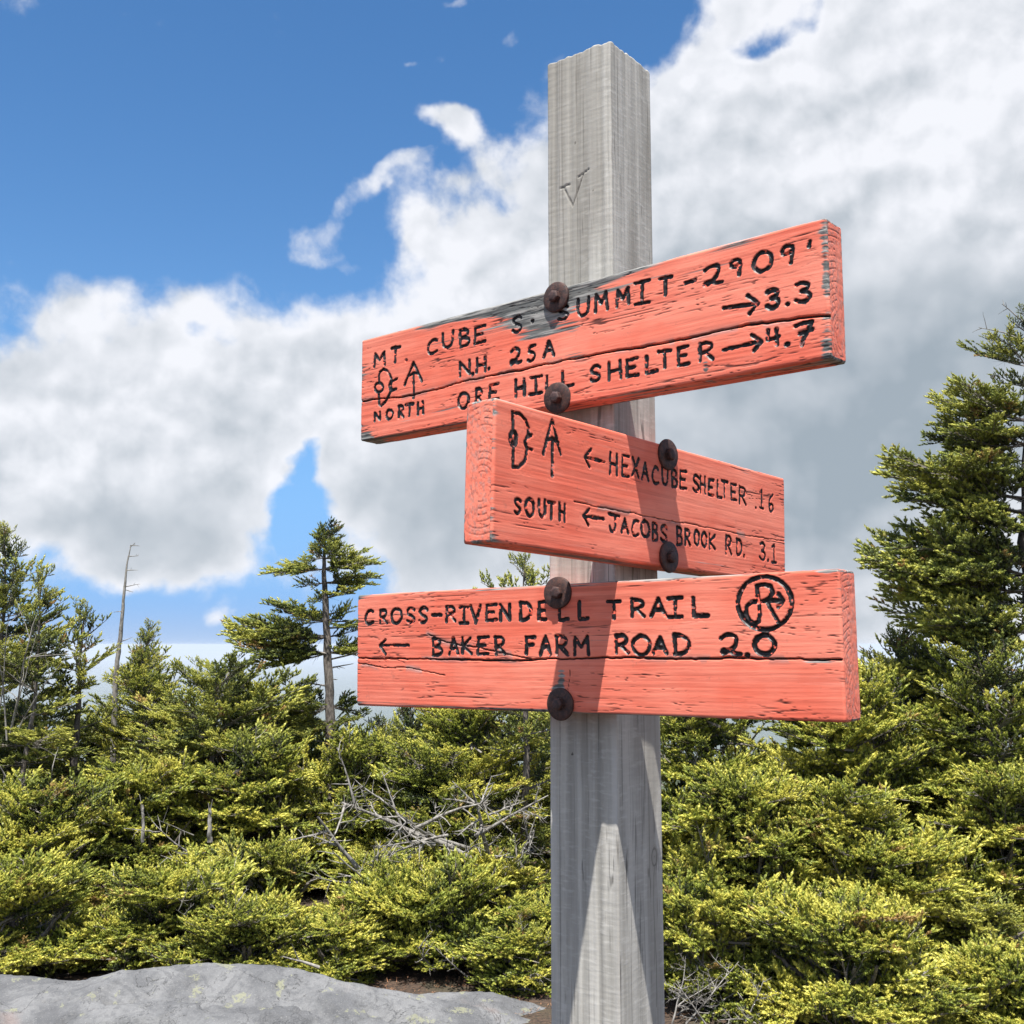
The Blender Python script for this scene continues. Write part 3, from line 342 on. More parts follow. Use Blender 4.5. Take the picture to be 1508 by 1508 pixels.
    ('lettering', 'cut black distance 1.6', [([(0.19854, 0.02126), (0.19914, 0.02146)], 0.00207), ([(0.20969, 0.04092), (0.21354, 0.04506), (0.213, 0.02253)], 0.00175), ([(0.20889, 0.02259), (0.21725, 0.02239)], 0.00194), ([(0.24128, 0.04306), (0.23945, 0.04163), (0.23579, 0.03877), (0.23324, 0.03509), (0.23178, 0.03058), (0.23155, 0.02657), (0.23253, 0.02307), (0.23413, 0.02118), (0.23635, 0.02091), (0.23861, 0.02176), (0.24094, 0.02375), (0.24173, 0.02597), (0.241, 0.02844), (0.23951, 0.03009), (0.23728, 0.03093), (0.23523, 0.03028), (0.23336, 0.02812), (0.23243, 0.02704)], 0.00172)]), 
    ('lettering', 'cut black words JACOBS BROOK RD.', [([(-0.10072, -0.02147), (-0.08232, -0.02208)], 0.00189), ([(-0.08942, -0.02198), (-0.08937, -0.02555), (-0.08925, -0.0327), (-0.09, -0.03709), (-0.09162, -0.03872), (-0.09358, -0.0394), (-0.09588, -0.03911), (-0.09746, -0.03792), (-0.09834, -0.03584), (-0.09877, -0.0348)], 0.00207), ([(-0.07832, -0.03852), (-0.07267, -0.0238), (-0.06674, -0.03822)], 0.00216), ([(-0.0759, -0.03325), (-0.06879, -0.03335)], 0.00202), ([(-0.04809, -0.02403), (-0.0489, -0.02376), (-0.05051, -0.02323), (-0.05245, -0.02324), (-0.05473, -0.02379), (-0.05646, -0.02522), (-0.05765, -0.02753), (-0.05861, -0.03017), (-0.05935, -0.03315), (-0.05925, -0.0358), (-0.0583, -0.03812), (-0.05675, -0.03951), (-0.05457, -0.03995), (-0.0522, -0.03957), (-0.04963, -0.03837), (-0.04834, -0.03777)], 0.00194), ([(-0.03668, -0.02167), (-0.03744, -0.022), (-0.03897, -0.02266), (-0.04031, -0.0236), (-0.04145, -0.02481), (-0.0423, -0.02641), (-0.04285, -0.0284), (-0.04298, -0.0304), (-0.04269, -0.03239), (-0.04221, -0.03426), (-0.04153, -0.03602), (-0.04043, -0.03746), (-0.0389, -0.0386), (-0.03726, -0.03915), (-0.0355, -0.03913), (-0.034, -0.03896), (-0.03275, -0.03866), (-0.03147, -0.03784), (-0.03014, -0.0365), (-0.02908, -0.0349), (-0.0283, -0.03304), (-0.02808, -0.03105), (-0.02842, -0.02893), (-0.029, -0.02705), (-0.02983, -0.0254), (-0.03093, -0.02404), (-0.03231, -0.02294), (-0.03391, -0.02232), (-0.03571, -0.02217), (-0.03661, -0.02209), (-0.03668, -0.02167)], 0.00214), ([(-0.02125, -0.04073), (-0.02181, -0.02268)], 0.00205), ([(-0.02167, -0.0224), (-0.02032, -0.02243), (-0.01761, -0.02249), (-0.01555, -0.02313), (-0.01414, -0.02437), (-0.01367, -0.02611), (-0.01414, -0.02837), (-0.015, -0.02987), (-0.01624, -0.0306), (-0.01798, -0.03099), (-0.02022, -0.03103), (-0.02134, -0.03106)], 0.00195), ([(-0.01746, -0.03114), (-0.01637, -0.03174), (-0.0142, -0.03296), (-0.01284, -0.03454), (-0.01232, -0.03651), (-0.01257, -0.03826), (-0.0136, -0.03981), (-0.0159, -0.04077), (-0.01945, -0.04114), (-0.02123, -0.04132)], 0.00201), ([(0.00485, -0.02531), (0.00413, -0.0247), (0.0027, -0.0235), (0.00101, -0.02288), (-0.00093, -0.02286), (-0.00273, -0.02359), (-0.00438, -0.02507), (-0.00511, -0.02681), (-0.00492, -0.02879), (-0.00369, -0.03028), (-0.00143, -0.03128), (0.00084, -0.03236), (0.00313, -0.0335), (0.00439, -0.03494), (0.0046, -0.03666), (0.00399, -0.03831), (0.00255, -0.03986), (0.00074, -0.04054), (-0.00143, -0.04034), (-0.00342, -0.03968), (-0.00523, -0.03857), (-0.00614, -0.03801)], 0.00206), ([(0.02611, -0.04202), (0.02539, -0.02138)], 0.002), ([(0.02563, -0.02134), (0.02699, -0.02139), (0.0297, -0.02149), (0.03184, -0.02229), (0.03339, -0.02379), (0.03389, -0.02576), (0.03334, -0.02821), (0.03238, -0.02993), (0.03101, -0.03091), (0.02919, -0.03128), (0.02692, -0.03103), (0.02579, -0.03091)], 0.00187), ([(0.02988, -0.03083), (0.03114, -0.03135), (0.03365, -0.03238), (0.03509, -0.03413), (0.03543, -0.03662), (0.03509, -0.03861), (0.03405, -0.04012), (0.03151, -0.0411), (0.02746, -0.04156), (0.02544, -0.04179)], 0.00192), ([(0.04201, -0.03991), (0.04198, -0.02299)], 0.00207), ([(0.04195, -0.02342), (0.04331, -0.02322), (0.04603, -0.0228), (0.0482, -0.02327), (0.04984, -0.0246), (0.05065, -0.02645), (0.05064, -0.02879), (0.04959, -0.03046), (0.0475, -0.03144), (0.04545, -0.03201), (0.04346, -0.03219), (0.04246, -0.03228)], 0.00195), ([(0.04542, -0.03177), (0.05192, -0.04003)], 0.00209), ([(0.06566, -0.02156), (0.06498, -0.02183), (0.06363, -0.02235), (0.06251, -0.02334), (0.06162, -0.02482), (0.06106, -0.02631), (0.06084, -0.02782), (0.0608, -0.02962), (0.06096, -0.0317), (0.06115, -0.03352), (0.06137, -0.03508), (0.06205, -0.03624), (0.06317, -0.03698), (0.06434, -0.03758), (0.06555, -0.03804), (0.06673, -0.038), (0.06787, -0.03748), (0.06877, -0.03646), (0.06943, -0.03495), (0.0699, -0.03348), (0.07021, -0.03205), (0.07049, -0.03033), (0.07077, -0.02834), (0.07054, -0.02656), (0.0698, -0.02498), (0.06893, -0.02372), (0.06794, -0.02279), (0.06687, -0.02223), (0.06571, -0.02202), (0.06513, -0.02192), (0.06566, -0.02156)], 0.00213), ([(0.08096, -0.02233), (0.08032, -0.02268), (0.07903, -0.0234), (0.07797, -0.02439), (0.07714, -0.02565), (0.07646, -0.02702), (0.07594, -0.02848), (0.0756, -0.03014), (0.07546, -0.03198), (0.07581, -0.03363), (0.07666, -0.03508), (0.07761, -0.03629), (0.07864, -0.03726), (0.07982, -0.03805), (0.08115, -0.03864), (0.0824, -0.03855), (0.08355, -0.0378), (0.08454, -0.03675), (0.08539, -0.03538), (0.08601, -0.03392), (0.08643, -0.03235), (0.08667, -0.03071), (0.08674, -0.029), (0.08645, -0.02743), (0.0858, -0.02601), (0.08481, -0.02465), (0.0835, -0.02334), (0.08229, -0.02262), (0.08117, -0.02248), (0.08062, -0.02241), (0.08096, -0.02233)], 0.00208), ([(0.09262, -0.02235), (0.09301, -0.03976)], 0.00184), ([(0.10402, -0.02337), (0.09284, -0.03172), (0.10476, -0.03944)], 0.00209), ([(0.12862, -0.04282), (0.12925, -0.0208)], 0.00207), ([(0.12934, -0.02138), (0.13096, -0.02115), (0.13421, -0.02067), (0.13693, -0.02141), (0.13911, -0.02336), (0.13997, -0.02573), (0.13951, -0.0285), (0.13806, -0.03047), (0.13563, -0.03164), (0.13311, -0.03236), (0.13049, -0.03266), (0.12918, -0.0328)], 0.00188), ([(0.13277, -0.03201), (0.14106, -0.04242)], 0.002), ([(0.15328, -0.04179), (0.1538, -0.02231)], 0.00197), ([(0.15288, -0.02283), (0.1544, -0.02283), (0.15745, -0.02283), (0.16009, -0.02375), (0.16232, -0.02559), (0.16383, -0.028), (0.16462, -0.03098), (0.16451, -0.03382), (0.16351, -0.03652), (0.1619, -0.03873), (0.15968, -0.04043), (0.15723, -0.04137), (0.15456, -0.04153), (0.15322, -0.04161)], 0.00215), ([(0.16997, -0.0407), (0.16968, -0.04289)], 0.00204)]), 
    ('lettering', 'cut black distance 3.1', [([(0.20868, -0.02312), (0.21013, -0.02254), (0.21303, -0.02138), (0.21574, -0.02166), (0.21828, -0.02338), (0.21916, -0.02549), (0.21838, -0.02799), (0.21657, -0.02976), (0.21371, -0.03079), (0.21229, -0.03131)], 0.00212), ([(0.21276, -0.03122), (0.21431, -0.03167), (0.21739, -0.03256), (0.21941, -0.03423), (0.22036, -0.03666), (0.21986, -0.039), (0.21791, -0.04124), (0.21562, -0.0424), (0.21299, -0.04247), (0.21053, -0.0417), (0.20826, -0.04007), (0.20712, -0.03926)], 0.00194), ([(0.22739, -0.04252), (0.22799, -0.04232)], 0.0023), ([(0.23766, -0.02423), (0.24327, -0.02054), (0.24253, -0.04315)], 0.00188), ([(0.23646, -0.04346), (0.24835, -0.04305)], 0.0019)])], 'pith': (0.004, -0.012), 'cracks': [([(-0.15781, -0.01612), (-0.11264, -0.01644), (-0.00511, -0.01614), (0.08807, -0.01548), (0.18662, -0.01559), (0.2725, -0.01331)], 0.0006, 0.0012)], 'wear': [(-0.3201, 0.0692, 0.0017, 0.0013, 0), (0.1711, 0.0651, 0.0213, 0.0062, 0.3), (-0.1122, -0.0463, 0.0235, 0.0143, 0.1)], 'checks': [(-0.1658, 0.0179, 0.2061, 0.047, -0.12), (0.1389, 0.0045, 0.1714, 0.0224, -0.1), (-0.0049, -0.0709, 0.1175, 0.0127, 0.12), (-0.1447, 0.0689, 0.0464, 0.0096, 0.12)]}, 'L': {'amount': -0.02, 'marks': [
    ('lettering', 'cut black words CROSS-RIVENDELL', [([(-0.29729, 0.04765), (-0.29826, 0.04796), (-0.30021, 0.04858), (-0.30244, 0.04862), (-0.30493, 0.04808), (-0.307, 0.04653), (-0.30863, 0.04398), (-0.30973, 0.04161), (-0.31031, 0.03942), (-0.31015, 0.03716), (-0.30926, 0.03482), (-0.30752, 0.03322), (-0.30491, 0.03236), (-0.30197, 0.03253), (-0.29869, 0.03371), (-0.29705, 0.0343)], 0.00246), ([(-0.28383, 0.03245), (-0.28356, 0.04862)], 0.00223), ([(-0.28371, 0.04805), (-0.28202, 0.0483), (-0.27863, 0.04879), (-0.27607, 0.04831), (-0.27435, 0.04687), (-0.27361, 0.04518), (-0.27385, 0.04323), (-0.27506, 0.04176), (-0.27723, 0.04078), (-0.27958, 0.04024), (-0.28211, 0.04012), (-0.28337, 0.04006)], 0.00249), ([(-0.27995, 0.04032), (-0.27203, 0.03231)], 0.0022), ([(-0.25633, 0.04976), (-0.25725, 0.04945), (-0.25908, 0.04883), (-0.26069, 0.04777), (-0.26208, 0.04627), (-0.26306, 0.04461), (-0.26361, 0.04278), (-0.26374, 0.0409), (-0.26344, 0.03895), (-0.26295, 0.03712), (-0.26225, 0.03544), (-0.26101, 0.03408), (-0.25921, 0.03307), (-0.25733, 0.03245), (-0.25535, 0.03222), (-0.25345, 0.03243), (-0.25162, 0.03308), (-0.24995, 0.03412), (-0.24845, 0.03556), (-0.24732, 0.03717), (-0.24657, 0.03896), (-0.24633, 0.04088), (-0.2466, 0.04294), (-0.24715, 0.04478), (-0.24799, 0.0464), (-0.24935, 0.04777), (-0.25123, 0.04887), (-0.25309, 0.04944), (-0.25492, 0.04948), (-0.25584, 0.0495), (-0.25633, 0.04976)], 0.00227), ([(-0.22465, 0.04728), (-0.22547, 0.04777), (-0.22713, 0.04875), (-0.22924, 0.04943), (-0.23182, 0.04983), (-0.23405, 0.04908), (-0.23591, 0.0472), (-0.2365, 0.04529), (-0.23583, 0.04336), (-0.23427, 0.04214), (-0.23182, 0.04163), (-0.2294, 0.04075), (-0.22702, 0.03949), (-0.2255, 0.0379), (-0.22486, 0.03598), (-0.22556, 0.03443), (-0.22762, 0.03326), (-0.22966, 0.03247), (-0.2317, 0.03204), (-0.2337, 0.03262), (-0.23567, 0.03419), (-0.23666, 0.03497)], 0.0023), ([(-0.20349, 0.04712), (-0.20427, 0.04773), (-0.20582, 0.04895), (-0.20786, 0.04952), (-0.21038, 0.04943), (-0.21268, 0.04853), (-0.21477, 0.04683), (-0.21547, 0.04517), (-0.21477, 0.04356), (-0.21327, 0.04222), (-0.21097, 0.04115), (-0.20859, 0.04006), (-0.20614, 0.03893), (-0.20461, 0.03754), (-0.204, 0.0359), (-0.20471, 0.03434), (-0.20674, 0.03284), (-0.20902, 0.03209), (-0.21153, 0.0321), (-0.21354, 0.03264), (-0.21506, 0.0337), (-0.21581, 0.03424)], 0.00238), ([(-0.19434, 0.04043), (-0.18, 0.04009)], 0.00241), ([(-0.17178, 0.03199), (-0.17064, 0.04984)], 0.00236), ([(-0.17132, 0.04949), (-0.16934, 0.0496), (-0.16538, 0.04982), (-0.1623, 0.04923), (-0.1601, 0.04783), (-0.15907, 0.046), (-0.15921, 0.04374), (-0.16061, 0.04217), (-0.16328, 0.04128), (-0.16605, 0.04063), (-0.16893, 0.04022), (-0.17037, 0.04002)], 0.00253), ([(-0.16633, 0.04053), (-0.15743, 0.03243)], 0.00224), ([(-0.15028, 0.04821), (-0.13781, 0.04824)], 0.00227), ([(-0.14378, 0.04795), (-0.14363, 0.03008)], 0.0024), ([(-0.15, 0.02981), (-0.13776, 0.02974)], 0.00242), ([(-0.13333, 0.04967), (-0.12533, 0.0299), (-0.11838, 0.0496)], 0.00242), ([(-0.0944, 0.0499), (-0.10869, 0.04934), (-0.10912, 0.03226), (-0.09416, 0.03271)], 0.00232), ([(-0.1085, 0.04149), (-0.0981, 0.04153)], 0.0023), ([(-0.08782, 0.03147), (-0.08815, 0.04891), (-0.07431, 0.03203), (-0.07478, 0.04897)], 0.0025), ([(-0.05858, 0.03125), (-0.05833, 0.05063)], 0.0025), ([(-0.05911, 0.05015), (-0.05708, 0.05019), (-0.05301, 0.05028), (-0.04967, 0.04947), (-0.04705, 0.04779), (-0.04513, 0.04538), (-0.04391, 0.04225), (-0.04397, 0.03917), (-0.04531, 0.03614), (-0.04741, 0.03388), (-0.05028, 0.03238), (-0.05349, 0.0315), (-0.05706, 0.03124), (-0.05884, 0.03111)], 0.00234), ([(-0.02149, 0.05068), (-0.03203, 0.05025), (-0.03292, 0.03103), (-0.02257, 0.03135)], 0.00246), ([(-0.0323, 0.04114), (-0.02452, 0.04131)], 0.00235), ([(-0.00426, 0.04882), (-0.00427, 0.02994), (0.00773, 0.03089)], 0.0022), ([(0.02297, 0.04899), (0.0226, 0.03044), (0.03379, 0.03121)], 0.00246)]), 
    ('lettering', 'cut black word TRAIL', [([(0.05996, 0.04822), (0.07528, 0.04761)], 0.00241), ([(0.0676, 0.0476), (0.06731, 0.03038)], 0.00218), ([(0.09017, 0.03098), (0.09036, 0.04896)], 0.00233), ([(0.09051, 0.04799), (0.0925, 0.04807), (0.09647, 0.04821), (0.09977, 0.04762), (0.10239, 0.04627), (0.10336, 0.04458), (0.10266, 0.04254), (0.10093, 0.04106), (0.09816, 0.04014), (0.09538, 0.03948), (0.09258, 0.03909), (0.09118, 0.03889)], 0.00242), ([(0.09587, 0.03907), (0.10477, 0.03081)], 0.00225), ([(0.11326, 0.03138), (0.12189, 0.04874), (0.12988, 0.03164)], 0.00242), ([(0.11655, 0.03788), (0.12688, 0.0373)], 0.00247), ([(0.13374, 0.04853), (0.14989, 0.049)], 0.00235), ([(0.14231, 0.04885), (0.1414, 0.03021)], 0.00216), ([(0.13371, 0.02977), (0.14929, 0.02968)], 0.00254), ([(0.16314, 0.04778), (0.16299, 0.02986), (0.17859, 0.0303)], 0.00249)]), ('emblem_ring', 'cut circle round an R with a small arrow', [([(0.26854, 0.03951), (0.26735, 0.03309), (0.26438, 0.02716), (0.25982, 0.0221), (0.25396, 0.01825), (0.24718, 0.01587), (0.23991, 0.01514), (0.23264, 0.01614), (0.22588, 0.0188), (0.22009, 0.02298), (0.2157, 0.02839), (0.21303, 0.03466), (0.21228, 0.04136), (0.21351, 0.04799), (0.21663, 0.0541), (0.22142, 0.05924), (0.22752, 0.06305), (0.2345, 0.06529), (0.24186, 0.06581), (0.24908, 0.0646), (0.25569, 0.06176), (0.26125, 0.05751), (0.2654, 0.05213), (0.26788, 0.046), (0.26854, 0.03951)], 0.00259)]), ('trail_emblem', 'cut letter R with a looped foot and an arrow', [([(0.23338, 0.05704), (0.23423, 0.04191)], 0.00235), ([(0.23314, 0.05705), (0.24111, 0.05833), (0.24723, 0.05592), (0.24909, 0.04996), (0.24586, 0.04473), (0.24108, 0.04222), (0.23422, 0.0417)], 0.00235), ([(0.24392, 0.03998), (0.2488, 0.03077), (0.25402, 0.02215)], 0.00235), ([(0.23422, 0.0417), (0.22746, 0.04193), (0.22193, 0.03799), (0.2205, 0.03154), (0.22405, 0.02389), (0.22964, 0.02076), (0.23387, 0.02313), (0.235, 0.03115), (0.23456, 0.04136)], 0.00235), ([(0.24578, 0.04281), (0.25966, 0.04233)], 0.00235), ([(0.25528, 0.04812), (0.25965, 0.04212), (0.25505, 0.03643)], 0.00235)]), ('arrow', 'cut arrow pointing left', [([(-0.23369, 0.005), (-0.28411, 0.00525)], 0.00212), ([(-0.27421, 0.01207), (-0.28411, 0.00503), (-0.27405, -0.0052)], 0.00212)]), 
    ('lettering', 'cut black words BAKER FARM ROAD', [([(-0.19289, -0.00684), (-0.19337, 0.0125)], 0.00223), ([(-0.19318, 0.01205), (-0.19124, 0.01206), (-0.18736, 0.01207), (-0.18452, 0.01135), (-0.18273, 0.00989), (-0.18204, 0.00806), (-0.18246, 0.00584), (-0.18369, 0.00421), (-0.18573, 0.00317), (-0.18824, 0.00274), (-0.19122, 0.0029), (-0.19271, 0.00298)], 0.00246), ([(-0.18651, 0.00326), (-0.18508, 0.00272), (-0.18224, 0.00166), (-0.18035, 8e-05), (-0.17942, -0.00203), (-0.17977, -0.00405), (-0.18139, -0.00597), (-0.18497, -0.00706), (-0.19049, -0.00731), (-0.19325, -0.00743)], 0.00246), ([(-0.16733, -0.00659), (-0.16064, 0.01249), (-0.15316, -0.00613)], 0.00232), ([(-0.16407, 0.00043), (-0.15614, 0.00012)], 0.00245), ([(-0.14627, 0.01279), (-0.14592, -0.00487)], 0.00244), ([(-0.13352, 0.0125), (-0.14519, 0.00302), (-0.13227, -0.00562)], 0.00223), ([(-0.10626, 0.01299), (-0.12161, 0.01252), (-0.12276, -0.00638), (-0.10683, -0.00586)], 0.00224), ([(-0.1224, 0.00358), (-0.11073, 0.00381)], 0.00251), ([(-0.09508, -0.00654), (-0.09554, 0.01317)], 0.00238), ([(-0.09605, 0.01245), (-0.09416, 0.01263), (-0.09037, 0.01298), (-0.08733, 0.01243), (-0.08504, 0.011), (-0.08397, 0.00899), (-0.08412, 0.00642), (-0.08556, 0.00452), (-0.08828, 0.00329), (-0.09088, 0.00249), (-0.09333, 0.00213), (-0.09456, 0.00195)], 0.00243), ([(-0.09088, 0.00244), (-0.08211, -0.00613)], 0.00252), ([(-0.03861, 0.01194), (-0.05068, 0.0118), (-0.05104, -0.00643)], 0.00235), ([(-0.0509, 0.00323), (-0.04123, 0.00376)], 0.00235), ([(-0.03092, -0.00684), (-0.02372, 0.01283), (-0.01765, -0.00699)], 0.00253), ([(-0.02786, 0.00023), (-0.0201, 0.00073)], 0.0025), ([(-0.00847, -0.00734), (-0.00836, 0.01221)], 0.00233), ([(-0.00924, 0.01218), (-0.00701, 0.01227), (-0.00256, 0.01244), (0.00088, 0.01172), (0.00328, 0.01011), (0.00434, 0.00807), (0.00403, 0.00561), (0.00246, 0.00372), (-0.0004, 0.00242), (-0.00347, 0.0018), (-0.00676, 0.00187), (-0.0084, 0.0019)], 0.00241), ([(-0.00359, 0.00198), (0.00667, -0.00716)], 0.00252), ([(0.01566, -0.00715), (0.01631, 0.0113), (0.02448, 0.00044), (0.03238, 0.01162), (0.03432, -0.00727)], 0.0023), ([(0.06923, -0.00598), (0.06995, 0.01257)], 0.00224), ([(0.06953, 0.01172), (0.07175, 0.01193), (0.07618, 0.01234), (0.07939, 0.0118), (0.08138, 0.01028), (0.08228, 0.00844), (0.08207, 0.00627), (0.08058, 0.00447), (0.07782, 0.00304), (0.07497, 0.00234), (0.07202, 0.00237), (0.07055, 0.00239)], 0.00247), ([(0.07452, 0.00201), (0.08433, -0.00614)], 0.00248), ([(0.09973, 0.01177), (0.09865, 0.01126), (0.09649, 0.01025), (0.09446, 0.00911), (0.09257, 0.00784), (0.0912, 0.00624), (0.09034, 0.00431), (0.08996, 0.00226), (0.09006, 8e-05), (0.09082, -0.002), (0.09224, -0.00399), (0.09382, -0.00566), (0.09555, -0.007), (0.09768, -0.00783), (0.10019, -0.00813), (0.10256, -0.00791), (0.10478, -0.00719), (0.1068, -0.00607), (0.10861, -0.00458), (0.10979, -0.00281), (0.11036, -0.00078), (0.11066, 0.00137), (0.1107, 0.00363), (0.11003, 0.00562), (0.10866, 0.00734), (0.10709, 0.00879), (0.10532, 0.00996), (0.10324, 0.01085), (0.10087, 0.01147), (0.09968, 0.01178), (0.09973, 0.01177)], 0.00225), ([(0.11466, -0.00691), (0.12335, 0.00936), (0.13064, -0.00701)], 0.00239), ([(0.11764, -0.00093), (0.12752, -0.00107)], 0.00218), ([(0.14101, -0.00764), (0.14036, 0.01107)], 0.00247), ([(0.13992, 0.01161), (0.14191, 0.0115), (0.14589, 0.01126), (0.14963, 0.01032), (0.15314, 0.00865), (0.1555, 0.0064), (0.15673, 0.00356), (0.15679, 0.00067), (0.15568, -0.00225), (0.15349, -0.00457), (0.15022, -0.00627), (0.14644, -0.00715), (0.14215, -0.00719), (0.14, -0.00721)], 0.00249)]), 
    ('lettering', 'cut black distance 2.0', [([(0.19281, 0.00786), (0.19434, 0.00869), (0.1974, 0.01035), (0.2011, 0.01094), (0.20546, 0.01046), (0.20821, 0.00898), (0.20936, 0.0065), (0.20925, 0.00372), (0.20786, 0.00065), (0.20503, -0.00222), (0.20074, -0.00489), (0.19718, -0.0066), (0.19433, -0.00734), (0.1933, -0.00671), (0.19407, -0.00472), (0.19596, -0.00392), (0.19898, -0.00432), (0.20216, -0.00532), (0.20549, -0.00691), (0.20879, -0.00776), (0.21204, -0.00787), (0.21367, -0.00793)], 0.00242), ([(0.21997, -0.0091), (0.22057, -0.0089)], 0.00297), ([(0.23824, 0.01008), (0.23696, 0.00965), (0.23441, 0.00879), (0.23242, 0.00761), (0.231, 0.00609), (0.22983, 0.00457), (0.2289, 0.00305), (0.22851, 0.00122), (0.22867, -0.00092), (0.22939, -0.00286), (0.23066, -0.0046), (0.23238, -0.00606), (0.23455, -0.00726), (0.23676, -0.00794), (0.23902, -0.00811), (0.24116, -0.00793), (0.24319, -0.00741), (0.24508, -0.00644), (0.24684, -0.00501), (0.24817, -0.00334), (0.24905, -0.00142), (0.24933, 0.00053), (0.24903, 0.00253), (0.24833, 0.00432), (0.24723, 0.00592), (0.24573, 0.00741), (0.24381, 0.00878), (0.24156, 0.00955), (0.23898, 0.00971), (0.23769, 0.00979), (0.23824, 0.01008)], 0.00271)])], 'pith': (-0.012, -0.05), 'cracks': [([(-0.32528, -0.01071), (-0.26536, -0.01147), (-0.19121, -0.012), (-0.13541, -0.01289), (-0.08248, -0.01353), (-0.00797, -0.01226), (0.06302, -0.01109), (0.091, -0.01105), (0.15494, -0.01226), (0.19519, -0.01162), (0.24296, -0.01205), (0.2793, -0.01295), (0.31413, -0.01331)], 0.001, 0.003), ([(-0.32518, -0.01732), (-0.29956, -0.01903), (-0.27449, -0.02265), (-0.23502, -0.02188), (-0.20559, -0.02657), (-0.17415, -0.0305)], 0.00055, 0.0015), ([(-0.20138, 0.01767), (-0.17417, 0.00857), (-0.15181, 0.00424), (-0.11918, 0.00093), (-0.08242, -0.00566), (-0.04451, -0.01144)], 0.0007, 0.0018), ([(0.00918, -0.02382), (0.00845, -0.03247), (0.00594, -0.04458)], 0.0004, 0.001)], 'wear': [(-0.3134, 0.0676, 0.0443, 0.0056, 0.25), (0.178, 0.071, 0.0957, 0.0039, 0.3), (0.3039, 0.0665, 0.0121, 0.0023, 0.5), (-0.1193, -0.0151, 0.0238, 0.0028, 0.35), (0.1235, -0.0137, 0.0518, 0.0022, 0.3), (0.2933, -0.0154, 0.019, 0.0016, 0.6), (-0.0023, -0.0321, 0.0061, 0.0113, 0.55), (-0.0097, -0.0453, 0.0071, 0.0075, 0.55), (-0.0648, -0.0307, 0.0151, 0.0068, 0.28), (-0.2118, 0.0681, 0.0848, 0.0043, 0.15)], 'checks': [(-0.2504, 0.0233, 0.1151, 0.0129, 0.14), (-0.1914, 0.0621, 0.1351, 0.0105, 0.14), (0.2904, 0.0388, 0.0278, 0.0233, 0.1), (0.1115, -0.0593, 0.0522, 0.009, 0.22), (0.2687, -0.0539, 0.0351, 0.0099, 0.1), (0.1747, -0.0316, 0.095, 0.014, -0.15), (-0.1911, -0.0482, 0.1338, 0.0124, -0.02)]}}
BOLTS = {'T': [(-0.00605, 0.05738, 0.04, -0.05), (-0.00496, -0.05897, -0.03, 0.04)], 'M': [(0.00468, 0.05773, 0.02, 0), (0.00716, -0.05747, 0.0, 0.02)], 'L': [(-0.00465, 0.05985, -0.05, 0.05), (-0.0033, -0.06029, 0.02, -0.03)]}
CARVE = (-0.00451, 2.03367)
KNOT = (-0.02766, 1.26565)


PHI = 0.65847; AA = .089
PC = Vector((0.11314, 1.22373, 1.5))                       # near vertical edge of the post
uA = Vector((math.cos(PHI), -math.sin(PHI), 0)); uB = Vector((math.sin(PHI), math.cos(PHI), 0)); ZV = Vector((0, 0, 1))


def board_frame(which, yaw, tilt, zb):
    o, u, n = (PC - uA * AA / 2, uA, -uB) if which in 'TL' else (PC + uB * .09143 / 2, uB, uA)
    u, n = u * math.cos(yaw) + n * math.sin(yaw), n * math.cos(yaw) - u * math.sin(yaw)
    u2 = u * math.cos(tilt) + ZV * math.sin(tilt); v2 = ZV * math.cos(tilt) - u * math.sin(tilt)
    return o + ZV * zb, u2, v2, n


